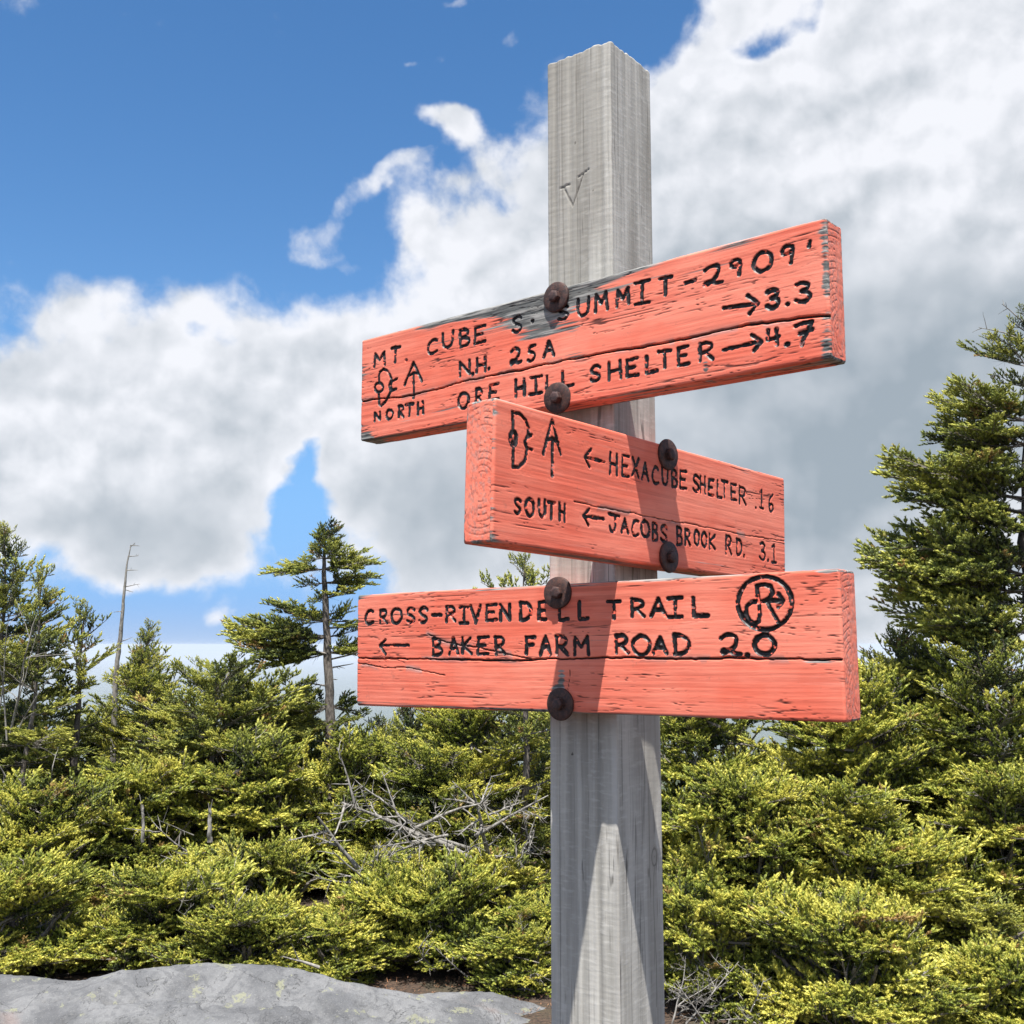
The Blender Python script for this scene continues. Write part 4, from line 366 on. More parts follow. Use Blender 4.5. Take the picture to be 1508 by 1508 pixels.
def build_board(which, parent, s0, s1, zb, zh, tilt, yaw, th, label, seed):
    o, u, v, n = board_frame(which, yaw, tilt, zb)
    dat = BOARDS[which]
    U, N_, V_, nrm, fid, cap = beam(s1 - s0, th / 2, zh / 2, .0028, .00075, .0025, .00105, (0,), (s0, s1), .0026)
    sh = U.shape
    front = (fid == 0) & (cap == 0)
    disp = np.zeros(sh); ink = np.zeros(sh); wear = np.zeros(sh); crk = np.zeros(sh); grp = np.full(sh, -1)
    # wavy grain
    bow = .010 * fbm(U * 2.5, V_ * 8, seed, 2) + .0022 * fbm(U * 12, V_ * 30, seed + 2, 2)
    gv = np.where(np.abs(nrm[..., 2]) > .7, N_, V_) + bow
    fine = fbm(U * 5, gv * 560, seed, 3); rib = fbm(U * 2.2, gv * 330, seed + 5, 2)
    patch = fbm(U * 9, V_ * 40, seed + 8, 3)
    edge = np.minimum(np.minimum(U - s0, s1 - U), 99); ev = zh / 2 - np.abs(V_)
    near = np.exp(-ev / .007) * .9 + np.exp(-edge / .008) * .7
    long_ = (cap == 0)
    wr = .30 * near + .75 * (fbm(U * 7, gv * 90, seed + 11, 4) - .5) + .5 * (fine - .5)
    for (bu, bv, ru, rv, wt) in dat['wear']:
        wr = wr + wt * np.exp(-((U - bu) / ru) ** 2 - ((V_ - bv) / rv) ** 2)
    wear = sst(wr, .31, .43) * long_
    # short paint checks that follow the grain
    ck = 1 - np.abs(2 * vn(U * 8, gv * 330, seed + 20) - 1); ck2 = 1 - np.abs(2 * vn(U * 14, gv * 480, seed + 23) - 1)
    gate = fbm(U * 10, V_ * 60, seed + 31, 3) + .20 * near + dat.get('amount', 0)
    for (bu, bv, ru, rv, wt) in dat['checks']: gate = gate + wt * np.exp(-((U - bu) / ru) ** 2 - ((V_ - bv) / rv) ** 2)
    crk = np.maximum(.85 * sst(ck, .955, .99) * sst(gate, .51, .60), .70 * sst(ck2, .94, .985) * sst(gate, .50, .60)) * long_
    disp = disp - .0005 * crk + (.00026 * (rib - .5) + .00014 * (fine - .5)) * (1 + 3.0 * wear) * long_ - .0002 * wear
    for (bu, bv, _a, _b) in BOLTS[which]:
        wear = np.maximum(wear, .50 * np.exp(-((U - bu) / .014) ** 2) * sst(bv - V_, 0, .004) * np.exp(-np.clip(bv - V_, 0, 9) / .020) * (fine > .42) * long_)
    # the long splits
    for (pts, hw, dep) in dat['cracks']:
        dd = seg_dist(U, V_ + .0009 * (vn(U * 180, V_ * 0, seed + 40) - .5) + .0016 * (vn(U * 60, V_ * 0, seed + 41) - .5), pts)
        wloc = hw * (.55 + .9 * vn(U * 40, V_ * 0 + .5, seed + 44))
        k = 1 - sst(dd, wloc * .5, wloc * 1.35); k = k * front
        disp = disp - dep * k; crk = np.maximum(crk, k)
        lip = np.exp(-(dd / .0035) ** 2) * (fbm(U * 30, V_ * 60, seed + 50, 2) > .60) * front; wear = np.maximum(wear, lip * .7)
    # cut lettering
    for gi, (kind, lab, strokes) in enumerate(dat['marks']):
        for (pts, hw) in strokes:
            pts = np.asarray(pts); m_ = .006
            sel = (U > pts[:, 0].min() - m_) & (U < pts[:, 0].max() + m_) & (V_ > pts[:, 1].min() - m_) & (V_ < pts[:, 1].max() + m_) & front
            if not sel.any(): continue
            uu = U[sel]; vv = V_[sel]
            dd = seg_dist(uu, vv, pts) + .00075 * (fbm(uu * 300, vv * 300, seed + 60, 2) - .5) * 1.6
            dd = dd / (.80 + .42 * vn(uu * 130, vv * 130, seed + 64))
            k = (1 - sst(dd, hw * .45, hw * 1.0)) * (.65 + .6 * vn(uu * 220, vv * 220, seed + 66))
            kk = 1 - sst(dd, hw * .78, hw * 1.12)
            old = ink[sel]; disp[sel] = np.minimum(disp[sel], -.0019 * k + .0003 * (fbm(uu * 500, vv * 500, seed + 70, 2) - .5))
            ink[sel] = np.maximum(old, kk * (1 - .8 * sst(fbm(uu * 260, vv * 330, seed + 68, 2), .68, .78))); g_ = grp[sel]; g_[(kk > .35) & (kk >= old)] = gi; grp[sel] = g_
    # scratched bare patches inside and round the letters
    flk = (fbm(U * 170, V_ * 260, seed + 81, 2) > .60) * sst(ink, .02, .2) * (1 - sst(ink, .35, .7)); wear = np.maximum(wear, flk * .8)
    # end grain: growth rings and radial checks
    ce = (cap != 0)
    if ce.any():
        cn, cv = dat['pith']; R = np.hypot((N_ - cn), (V_ - cv) * .8) + .0015 * fbm(N_ * 60, V_ * 60, seed + 90, 2)
        ring = .5 + .5 * np.cos(R * 2 * PI / .0050); A = np.arctan2(V_ - cv, N_ - cn)
        rad = 1 - np.abs(2 * vn(A * 7, R * 14, seed + 95) - 1)
        ec = np.maximum(sst(ring, .80, 1) * (fbm(N_ * 120, V_ * 120, seed + 97, 2) > .40), sst(rad, .95, 1) * .9)
        disp = np.where(ce, -.0003 * ec + .0004 * (fbm(N_ * 400, V_ * 400, seed + 99, 2) - .5), disp); crk = np.where(ce, ec * .36, crk)
        wear = np.where(ce, .35 * (fbm(N_ * 300, V_ * 300, seed + 101, 2) > .60), wear)
    X = np.stack([U, -N_, V_], -1); NR = np.stack([nrm[..., 0], -nrm[..., 1], nrm[..., 2]], -1)
    X = X + NR * disp[..., None]
    verts = X.reshape(-1, 3); faces = grid_faces(*sh)[:, ::1]
    cols = np.stack([ink, wear, crk, rib * long_ + .6 * (1 - long_)], -1).reshape(-1, 4)
    vnm = vnormals(verts, faces)
    # make sure that faces look outwards
    mid = verts[faces].mean(1); fn = np.cross(verts[faces[:, 2]] - verts[faces[:, 0]], verts[faces[:, 3]] - verts[faces[:, 1]])
    if (fn * (mid - np.array([(s0 + s1) / 2, 0, 0]))).sum() < 0: faces = faces[:, ::-1]; vnm = -vnm
    g = grp.reshape(-1); fg = np.where((g[faces] >= 0).sum(1) >= 2, g[faces].max(1), -1)
    M = Matrix.Translation(o + n * (th / 2)) @ Matrix([[u.x, -n.x, v.x], [u.y, -n.y, v.y], [u.z, -n.z, v.z]]).to_4x4()
    def sub(mask_, nm, mat):
        f = faces[mask_]; used, inv = np.unique(f, return_inverse=True)
        return mesh_np(nm, verts[used], inv.reshape(-1, 4), mat, True, {'mask': cols[used]}, vnm[used])
    B = obj('sign_board', sub(fg < 0, 'sign_board', M_PAINT), parent, label=label)
    B.matrix_world = M
    for gi, (kind, lab, strokes) in enumerate(dat['marks']):
        if (fg == gi).any(): obj(kind, sub(fg == gi, kind, M_INK), B, label=lab)
    return B, th


# ---------------------------------------------------------------- signpost
post_thing = thing('trail_signpost', PC - uA * AA / 2 + uB * .045 + Vector((0, 0, -1.5)), 'square grey weathered post carrying three faded red trail boards with black cut lettering', 'signpost')
bpy.context.view_layer.update()


def build_post():
    a2 = AA / 2; b2 = .09143 / 2
    ztop = 1.5 + .69657
    U1 = beam(0, b2, a2, .0022, .00095, .008, .0016, (0, 1), (.93, ztop), .0022)
    U, N_, V_, nrm, fid, cap = U1; sh = U.shape
    A_ = (np.abs(nrm[..., 1]) > .6); t = np.where(A_, V_, N_)
    sd_ = np.where(A_, 1, 2)
    w1 = t + .0025 * fbm(U * 3, t * 20, 3, 2)
    cord = np.where(A_, vn(U * 1.2 + 7, w1 * 190 + 31, 5), .5 + .6 * (vn(U * 1.6 + 7, w1 * 90 + 62, 5) - .5))                                   # broad saw ribs
    fine = fbm(U * 7, w1 * 600 + sd_ * 50, 9, 3); saw = fbm(t * 40, U * 420, 12, 2)
    ampA = np.where(A_, 1.0, .35)
    disp = ampA * (.0019 * (cord - .5)) + .00035 * (fine - .5) + .0003 * (saw - .5) * ampA
    ck = 1 - np.abs(2 * vn(U * 4, w1 * 330 + sd_ * 17, 21) - 1)
    gate = fbm(U * 5, t * 50 + sd_ * 9, 25, 3)
    crk = sst(ck, .93, .985) * sst(gate, .50, .62) * .75
    crk = np.maximum(crk, .55 * sst(1 - np.abs(2 * vn(U * 1.1, w1 * 120 + sd_ * 5, 31) - 1), .955, .99) * A_)
    wear = .8 * sst(fbm(U * 3, t * 22 + sd_ * 40, 41, 3), .52, .66)
    # carved letter on the left face, knot on the right face
    V0 = [[(-.0235, .0), (-.0085, .003)], [(-.017, .001), (-.0045, -.0245)], [(-.0045, -.0245), (.0105, .0095)], [(.003, .0085), (.0190, .0135)]]
    zc = CARVE[1]
    mk = np.zeros(sh)
    for pts in V0:
        dd = seg_dist(V_, U, [(p[0] + CARVE[0], p[1] + zc) for p in pts]) + .0005 * (vn(V_ * 500, U * 500, 3) - .5)
        mk = np.maximum(mk, (1 - sst(dd, .0003, .0012)) * (fid == 0))
    disp = disp - .0011 * mk
    R = np.hypot((N_ - KNOT[0]) / .0085, (U - KNOT[1]) / .0140); kn = (fid == 1)
    ringk = sst(.5 + .5 * np.cos(R * 9.5), .75, 1) * (R < 1.15)
    crk = np.maximum(crk, kn * ringk * .9); wear = np.maximum(wear, kn * (R < 1.0) * .9); disp = disp + kn * .0006 * np.exp(-R * R)
    mk2 = kn * (1 - sst(np.abs(N_ - KNOT[0] + .002 * np.sin(U * 40)), .0002, .0009)) * (U < KNOT[1] - .010) * (U > KNOT[1] - .16); crk = np.maximum(crk, mk2 * .8)
    for (hv_, hz) in ((-.005, 2.085), (.020, 2.02), (-.015, 1.38)):
        crk = np.maximum(crk, (np.hypot(V_ - hv_, U - hz) < .0013) * (fid == 0))
    ce = cap != 0
    X = np.stack([V_, -N_, U], -1); NR = np.stack([nrm[..., 2], -nrm[..., 1], nrm[..., 0]], -1)
    top = cap > 0
    X = X + NR * np.where(ce, .0006 * (fbm(N_ * 300, V_ * 300, 77, 2) - .5), disp)[..., None]
    # the sawn top is a little ragged
    X[..., 2] += np.where(U > ztop - .004, .0028 * (vn(V_ * 190, N_ * 190, 80) - .5) - .0016 * (vn(V_ * 40, N_ * 40, 81)), 0)
    verts = X.reshape(-1, 3); faces = grid_faces(*sh)
    mid = verts[faces].mean(1) - np.array([0, 0, 1.55]); fn = np.cross(verts[faces[:, 2]] - verts[faces[:, 0]], verts[faces[:, 3]] - verts[faces[:, 1]])
    if (fn * mid).sum() < 0: faces = faces[:, ::-1]
    mkf = mk.reshape(-1); cols = np.stack([mk, wear, np.maximum(crk, mk * .8), cord + .25 * (saw - .5)], -1).reshape(-1, 4)
    vnm = vnormals(verts, faces)
    if ((verts - np.array([0, 0, 1.55])) * vnm).sum() < 0: vnm = -vnm
    M = Matrix.Translation(PC - uA * AA / 2 + uB * b2 + Vector((0, 0, -1.5))) @ Matrix([[uA.x, uB.x, 0], [uA.y, uB.y, 0], [0, 0, 1]]).to_4x4()
    fm = (mkf[faces] > .4).sum(1) >= 2
    def sub(mask_, nm):
        f = faces[mask_]; used, inv = np.unique(f, return_inverse=True)
        return mesh_np(nm, verts[used], inv.reshape(-1, 4), M_POST, True, {'mask': cols[used]}, vnm[used])
    P_ = obj('post', sub(~fm, 'post'), post_thing); P_.matrix_world = M
    obj('carved_letter', sub(fm, 'carved_letter'), P_, label='small letter V cut into the grey post above the top board')
    # the foot of the post below the picture, down into the ground
    f_ = []; vv = [(-a2, -b2), (a2, -b2), (a2, b2), (-a2, b2)]
    vs = [(x, y, z) for z in (-.3, .9305) for x, y in vv]
    f_ = [(0, 1, 5, 4), (1, 2, 6, 5), (2, 3, 7, 6), (3, 0, 4, 7)]
    obj('post_foot', mesh_np('post_foot', vs, f_, M_POST, False), P_)
    return P_


def rust():
    m, n, b = material('rusty_iron'); t = n.new('ShaderNodeTexCoord').outputs['Object']
    k = n.noise(t, 260, 5, .65); k2 = n.noise(t, 70, 3, .5)
    c = n.mix(n.ss(k, .38, .66), (.030, .017, .017, 1), (.085, .036, .026, 1)); c = n.mix(n.m('MULTIPLY', n.ss(k2, .5, .7), .6), c, (.050, .030, .034, 1))
    n.l.new(c, b.inputs['Base Color']); b.inputs['Metallic'].default_value = .1; b.inputs['Roughness'].default_value = .68
    bump(n, b, k, .5, .0008); return m
M_RUST = rust()


def lathe(name, prof, n, mat, hexed=0):
    vs = []; fs = []
    for (r, y) in prof:
        for i in range(n):
            a = 2 * PI * i / n; rr = r
            if hexed and r > .004: a6 = (a % (PI / 3)) - PI / 6; rr = r * (math.cos(PI / 6) / math.cos(a6)) * hexed + r * (1 - hexed)
            vs.append((rr * math.cos(a), y, rr * math.sin(a)))
    for k in range(len(prof) - 1):
        for i in range(n):
            j = (i + 1) % n; fs.append((k * n + i, k * n + j, (k + 1) * n + j, (k + 1) * n + i))
    me = mesh_np(name, vs, fs, mat, True)
    return me
WASH = lathe('washer', [(.0, .0012), (.0170, .0012), (.0177, .0), (.0175, -.0018), (.0167, -.0026), (.008, -.0020), (0, -.0018)], 48, M_RUST)
HEAD = lathe('bolt_head', [(.0070, -.0016), (.0069, -.0066), (.0069, -.0070), (.0060, -.0078), (.0030, -.0082), (0, -.0083)], 36, M_RUST, 1.0)


def bolts(B, th, spots):
    for (u, v, tx, tz) in spots:
        for me, nm in ((WASH, 'washer'), (HEAD, 'bolt_head')):
            b_ = obj(nm, me, B); b_.location = (u, -th / 2 - .0008, v); b_.rotation_euler = (tx * 1.6 + random.uniform(-.03, .03), random.uniform(0, 6), tz * 1.6 + random.uniform(-.03, .03))


random.seed(5)
build_post()
Bt, th = build_board('T', post_thing, -.33512, .31818, .33262, .13595, .00182, .05103, .0345, 'top board pointing to the north, tilted up to the right with bare grey wood along its edge', 3)
bolts(Bt, th, BOLTS['T'])
Bm, th = build_board('M', post_thing, -.27721, .27181, .15398, .13693, -.03087, .07972, .0380, 'short middle board with its sawn end turned to the viewer', 57)
bolts(Bm, th, BOLTS['M'])
Bl, th = build_board('L', post_thing, -.32556, .31632, -.0034, .13905, .00992, .02827, .0360, 'bottom board with a circled emblem and a long split through its middle', 91)
bolts(Bl, th, BOLTS['L'])

# ---------------------------------------------------------------- ground and rock
def hz(x, y):
    """height of the summit ground"""
    z = -.10 - .06 * sst(y, 5.6, 8.0) - .9 * sst(y, 8.5, 14) - 14 * sst(y, 13, 60) - 560 * sst(y, 40, 2600)
    r = np.hypot(x, y - 2)
    z = z - 300 * sst(np.abs(x), 25, 1500) * (1 - sst(y, 40, 2600)) - 500 * sst(-y, 30, 2500)
    z = z + .10 * (fbm(x * .7, y * .7, 3, 4) - .5) * sst(r, 2, 6) + 90 * (fbm(x * .0006, y * .0006, 5, 4) - .45) * sst(r, 600, 4000)
    return z


def ground_mat():
    m, n, b = material('forest_floor'); p = n.new('ShaderNodeNewGeometry').outputs['Position']
    a = n.noise(p, 3, 5, .6); c_ = n.noise(p, 60, 4, .7); far = n.noise(p, .01, 6, .6)
    d = n.mix(n.ss(c_, .35, .65), (.025, .018, .013, 1), (.10, .062, .040, 1)); d = n.mix(n.ss(a, .5, .65), d, (.06, .05, .03, 1))
    f = n.mix(n.ss(far, .4, .6), (.030, .045, .018, 1), (.050, .065, .025, 1))
    L_ = n.v('LENGTH', p); n.l.new(n.mix(n.ss(L_, 12, 30), d, f), b.inputs['Base Color']); b.inputs['Roughness'].default_value = .95
    bump(n, b, c_, .8, .02); return m


def build_ground():
    ys = np.concatenate([-np.geomspace(30000, 6, 30), np.linspace(-5, 3, 12), np.linspace(3.2, 12, 90), np.geomspace(12.3, 40000, 70)])
    xs = np.concatenate([-np.geomspace(40000, 9, 40), np.linspace(-8.5, 8.5, 110), np.geomspace(9, 40000, 40)])
    X, Y = np.meshgrid(xs, ys); Z = hz(X, Y)
    nu, nv = X.shape; i = np.arange(nu - 1)[:, None]; j = np.arange(nv - 1)[None]
    f = np.stack([i * nv + j, i * nv + j + 1, (i + 1) * nv + j + 1, (i + 1) * nv + j], -1).reshape(-1, 4)
    obj('ground', mesh_np('ground', np.stack([X, Y, Z], -1).reshape(-1, 3), f, ground_mat()), None, kind='structure')
build_ground()


def granite():
    m, n, b = material('pale_granite_with_lichen'); p = n.new('ShaderNodeNewGeometry').outputs['Position']
    a = n.noise(p, 5, 6, .6); k = n.noise(p, 150, 5, .75); k2 = n.noise(p, 34, 5, .65); li = n.noise(p, 11, 6, .62); li2 = n.noise(p, 70, 3, .6)
    c = n.mix(n.ss(a, .36, .62), (.115, .118, .124, 1), (.185, .188, .192, 1))
    vein = n.noise(p, 2.2, 6, .7, 1.2); c = n.mix(n.m('MULTIPLY', n.ss(vein, .47, .40), .55), c, (.085, .087, .093, 1))
    fr = n.m('ABSOLUTE', n.m('SUBTRACT', n.noise(p, 2.6, 7, .62, .6), .5)); c = n.mix(n.m('MULTIPLY', n.ss(fr, .006, .0), .8), c, (.03, .03, .03, 1))
    c = n.mix(n.m('MULTIPLY', n.ss(k2, .48, .66), .5), c, (.085, .088, .095, 1))
    c = n.mix(n.m('MULTIPLY', n.ss(k, .56, .68), .55), c, (.34, .34, .335, 1)); c = n.mix(n.m('MULTIPLY', n.ss(k, .36, .28), 0.0), c, (.1, .1, .1, 1))
    kd = n.noise(p, 95, 4, .8); c = n.mix(n.m('MULTIPLY', n.ss(kd, .60, .70), .7), c, (.07, .07, .075, 1))
    lm = n.m('MULTIPLY', n.ss(li, .60, .64), n.ss(li2, .40, .50)); c = n.mix(n.m('MULTIPLY', lm, .65), c, (.26, .265, .17, 1))
    pk = n.noise(p, 3.1, 3, .5); c = n.mix(n.m('MULTIPLY', n.ss(pk, .60, .72), .35), c, (.33, .24, .21, 1))
    n.l.new(c, b.inputs['Base Color']); b.inputs['Roughness'].default_value = .85; b.inputs['Specular IOR Level'].default_value = .3
    bump(n, b, n.m('ADD', n.m('MULTIPLY', k2, 1.0), n.m('MULTIPLY', k, .35)), .75, .02); return m
M_ROCK = granite()


def rock(name, label, crest, y0, y1, x0, x1, seed, step=.012, drop=2.2):
    """a slab of bedrock whose crest line, left to right, runs through given heights"""
    xs = np.arange(x0, x1, step); ys = np.concatenate([np.arange(-3.0, y0, .12), np.arange(y0, y1 + .25, step)])
    X, Y = np.meshgrid(xs, ys)
    cx = np.array([c[0] for c in crest]); cz = np.array([c[1] for c in crest])
    zc = np.interp(X, cx, cz); yc = y1 + .10 * (fbm(X * 1.3, X * 0, seed, 3) - .5)
    d = yc - Y
    Z = zc - .36 * np.clip(d, 0, 1.0) ** 1.35 * .95 - .02 * np.clip(d - 1, 0, 9) - drop * np.clip(-d, 0, 1) ** 1.15 * (1 + 4 * np.clip(-d, 0, 1))
    big = fbm(X * 2.2 + 4, Y * 3.2, seed + 5, 4) - .5
    led = fbm(X * 5, Y * 9, seed + 9, 4)
    amp = sst(d, .02, .25)
    Z = Z + amp * (.09 * big) + .014 * (fbm(X * 16, Y * 22, seed + 12, 4) - .5) + .005 * (fbm(X * 60, Y * 60, seed + 15, 3) - .5)
    # shallow ledges where the rock has broken
    br = fbm(X * 3.0, Y * 7.0, seed + 21, 3); Z = Z - amp * .026 * sst(br, .53, .545) - amp * .015 * sst(br, .60, .61)
    cr = np.abs(fbm(X * 1.6 + 3, Y * 2.4, seed + 31, 5) - .5); Z = Z - amp * .022 * (1 - sst(cr, .0, .010))
    nu, nv = X.shape; i = np.arange(nu - 1)[:, None]; j = np.arange(nv - 1)[None]
    f = np.stack([i * nv + j, i * nv + j + 1, (i + 1) * nv + j + 1, (i + 1) * nv + j], -1).reshape(-1, 4)
    return obj(name, mesh_np(name, np.stack([X, Y, Z], -1).reshape(-1, 3), f, M_ROCK), None, kind='structure', label=label)


def crest(pts, Y): return [(at(x, y, Y).x, at(x, y, Y).z) for x, y in pts]
rock('rock_ledge', 'wide pale granite ledge with lichen in front of the shrubs at the left', crest([(-500, 1440), (-200, 1442), (0, 1433), (100, 1440), (130, 1440), (180, 1426), (240, 1420), (290, 1417), (350, 1418), (400, 1422), (470, 1433), (540, 1450), (600, 1463), (680, 1478), (760, 1500), (860, 1530), (1500, 1560)], 5.0), 3.9, 5.0, -5.2, 2.4, 3)
cr2 = crest([(540, 1500), (590, 1474), (620, 1462), (680, 1457), (730, 1460), (780, 1473), (820, 1484), (900, 1500), (960, 1530)], 5.22)
rock('low_rock', 'small lichen spotted granite slab beside the foot of the post', cr2, 4.6, 5.2, cr2[0][0], cr2[-1][0], 23)


# ---------------------------------------------------------------- conifer foliage
def needles_mat(name, tip, mid, old, brown):
    m, n, b = material(name)
    at_ = n.new('ShaderNodeAttribute', attribute_name='tone'); sp = n.new('ShaderNodeSeparateColor'); n.put(sp.inputs[0], at_.outputs['Color'])
    oi = n.new('ShaderNodeObjectInfo').outputs['Random']; p = n.new('ShaderNodeNewGeometry').outputs['Position']
    pn = n.noise(p, 2.6, 3, .5)
    t = n.m('ADD', n.m('ADD', sp.outputs[0], n.m('MULTIPLY', n.m('SUBTRACT', oi, .5), .50)), n.m('MULTIPLY', n.m('SUBTRACT', pn, .5), .9))
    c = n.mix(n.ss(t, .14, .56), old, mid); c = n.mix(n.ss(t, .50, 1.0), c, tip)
    br = n.m('ADD', sp.outputs[1], n.m('MULTIPLY', n.ss(n.noise(p, 4.3, 2, .5), .56, .72), .35))
    c = n.mix(n.ss(br, .62, .86), c, brown)
    wood = n.mix(oi, (.10, .085, .070, 1), (.20, .185, .165, 1)); c = n.mix(sp.outputs[2], c, wood)
    n.l.new(c, b.inputs['Base Color']); b.inputs['Roughness'].default_value = .52; b.inputs['Specular IOR Level'].default_value = .35
    tr = n.new('ShaderNodeBsdfTranslucent'); n.put(tr.inputs[0], c)
    mx = n.new('ShaderNodeMixShader'); n.put(mx.inputs[0], n.m('MULTIPLY', n.m('SUBTRACT', 1.0, sp.outputs[2]), .22)); n.l.new(b.outputs[0], mx.inputs[1]); n.l.new(tr.outputs[0], mx.inputs[2])
    n.l.new(mx.outputs[0], m.node_tree.nodes['Material Output'].inputs[0]); return m


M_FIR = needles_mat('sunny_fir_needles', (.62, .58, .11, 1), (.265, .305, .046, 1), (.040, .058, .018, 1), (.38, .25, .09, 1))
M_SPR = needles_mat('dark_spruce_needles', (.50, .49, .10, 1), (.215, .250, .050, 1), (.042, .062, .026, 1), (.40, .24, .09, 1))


def bark_mat(name, a_, b_):
    m, n, b = material(name); tc = n.new('ShaderNodeNewGeometry').outputs['Position']; mp = n.new('ShaderNodeMapping'); n.put(mp.inputs[0], tc); mp.inputs['Scale'].default_value = (60, 60, 22)
    k = n.noise(mp.outputs[0], 1, 5, .7); k2 = n.noise(tc, 7, 3, .5)
    c = n.mix(n.ss(k, .36, .64), a_, b_); c = n.mix(n.m('MULTIPLY', n.ss(k2, .5, .66), .4), c, (b_[0] * 1.35, b_[1] * 1.35, b_[2] * 1.35, 1))
    n.l.new(c, b.inputs['Base Color']); b.inputs['Roughness'].default_value = .9; bump(n, b, k, .7, .006); return m
M_BARK = bark_mat('grey_brown_bark', (.055, .046, .040, 1), (.19, .165, .145, 1))
M_DEAD = bark_mat('bleached_dead_wood', (.09, .082, .073, 1), (.30, .285, .26, 1))


def unit(a): return a / (np.linalg.norm(a, axis=-1, keepdims=True) + 1e-12)
def perp(d):
    h = np.where(np.abs(d[..., 2:3]) < .9, np.array([0, 0, 1.]), np.array([1., 0, 0])); a = unit(np.cross(d, h)); return a, np.cross(d, a)


def tubes(segs, rnd, sides=3):
    """segs: list of (points Nx3, radii N) -> verts, quads"""
    V = []; Fq = []; base = 0
    for pts, rad in segs:
        pts = np.asarray(pts, float); rad = np.asarray(rad, float); t = unit(np.gradient(pts, axis=0)); a, b = perp(t)
        # keep the frame from flipping
        ref = a[0]
        for i in range(len(pts)):
            ref = ref - t[i] * ref.dot(t[i]); ref = ref / (np.linalg.norm(ref) + 1e-12); a[i] = ref; b[i] = np.cross(t[i], ref)
        th = np.arange(sides) * 2 * PI / sides
        ring = pts[:, None] + rad[:, None, None] * (np.cos(th)[None, :, None] * a[:, None] + np.sin(th)[None, :, None] * b[:, None])
        V.append(ring.reshape(-1, 3)); n = len(pts)
        i = np.arange(n - 1)[:, None]; j = np.arange(sides)[None]; j2 = (j + 1) % sides
        Fq.append((np.stack([i * sides + j, i * sides + j2, (i + 1) * sides + j2, (i + 1) * sides + j], -1).reshape(-1, 4)) + base); base += n * sides
    return np.concatenate(V), np.concatenate(Fq)


def needles(base, dr, ln, age, brn, r, per=32, nl=.0138, nw=.0044):
    """needle triangles round each shoot"""
    n = len(base); k = np.arange(per); t = (k + .3) / per
    t = t[None] * np.ones((n, 1)); t = np.clip(t + r.uniform(-.03, .03, t.shape), 0, 1)
    a, b = perp(dr); az = k[None] * 2.399 + r.uniform(0, 6.28, (n, 1)) + r.uniform(-.3, .3, (n, per))
    rad = np.cos(az)[..., None] * a[:, None] + np.sin(az)[..., None] * b[:, None]
    rad = unit(rad + np.array([0, 0, .30]))
    spread = (1.0 - .35 * t)[..., None] + r.uniform(-.12, .12, (n, per, 1))
    d = unit(dr[:, None] * np.cos(spread * 1.1) + rad * np.sin(spread * 1.1))
    p0 = base[:, None] + dr[:, None] * (ln[:, None] * t)[..., None]
    L_ = nl * r.uniform(.75, 1.15, (n, per, 1)) * (1 - .15 * t[..., None])
    sdv = unit(np.cross(d, rad + r.uniform(-.5, .5, (n, per, 3)))) * nw * .5
    flip = (k % 5 == 0)[None, :, None]; L_ = np.where(flip, L_ * .88, L_); q1 = np.where(flip, p0 + d * L_ - sdv * .8, p0 - sdv); q2 = np.where(flip, p0 + d * L_ + sdv * .8, p0 + sdv); q3 = np.where(flip, p0, p0 + d * L_)
    v = np.stack([q1, q2, q3], 2).reshape(-1, 3)
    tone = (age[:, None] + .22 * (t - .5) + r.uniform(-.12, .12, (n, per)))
    col = np.stack([tone, brn[:, None] + 0 * t, 0 * t, 1 + 0 * t], -1); col = np.repeat(col.reshape(-1, 4), 3, axis=0)
    fc = np.arange(len(v)).reshape(-1, 3)
    # a slim green core keeps each shoot closed, like the packed needles of a real one
    th = np.arange(4) * PI / 2; q0 = base[:, None] + dr[:, None] * (ln[:, None, None] * .60); rr = .0088
    ring = q0 + rr * (np.cos(th)[None, :, None] * a[:, None] + np.sin(th)[None, :, None] * b[:, None])
    cv = np.concatenate([base[:, None], ring, (base + dr * (ln * .92)[:, None])[:, None]], 1); k6 = np.arange(n)[:, None, None] * 6 + len(v)
    ft = np.array([(0, 2, 1), (0, 3, 2), (0, 4, 3), (0, 1, 4), (5, 1, 2), (5, 2, 3), (5, 3, 4), (5, 4, 1)])[None] + k6
    ca = np.array([-.12, -.02, -.02, -.02, -.02, .16])[None] + age[:, None]
    cc = np.stack([ca, brn[:, None] + 0 * ca, 0 * ca, 1 + 0 * ca], -1).reshape(-1, 4)
    return np.concatenate([v, cv.reshape(-1, 3)]), np.concatenate([fc, ft.reshape(-1, 3)]), np.concatenate([col, cc])


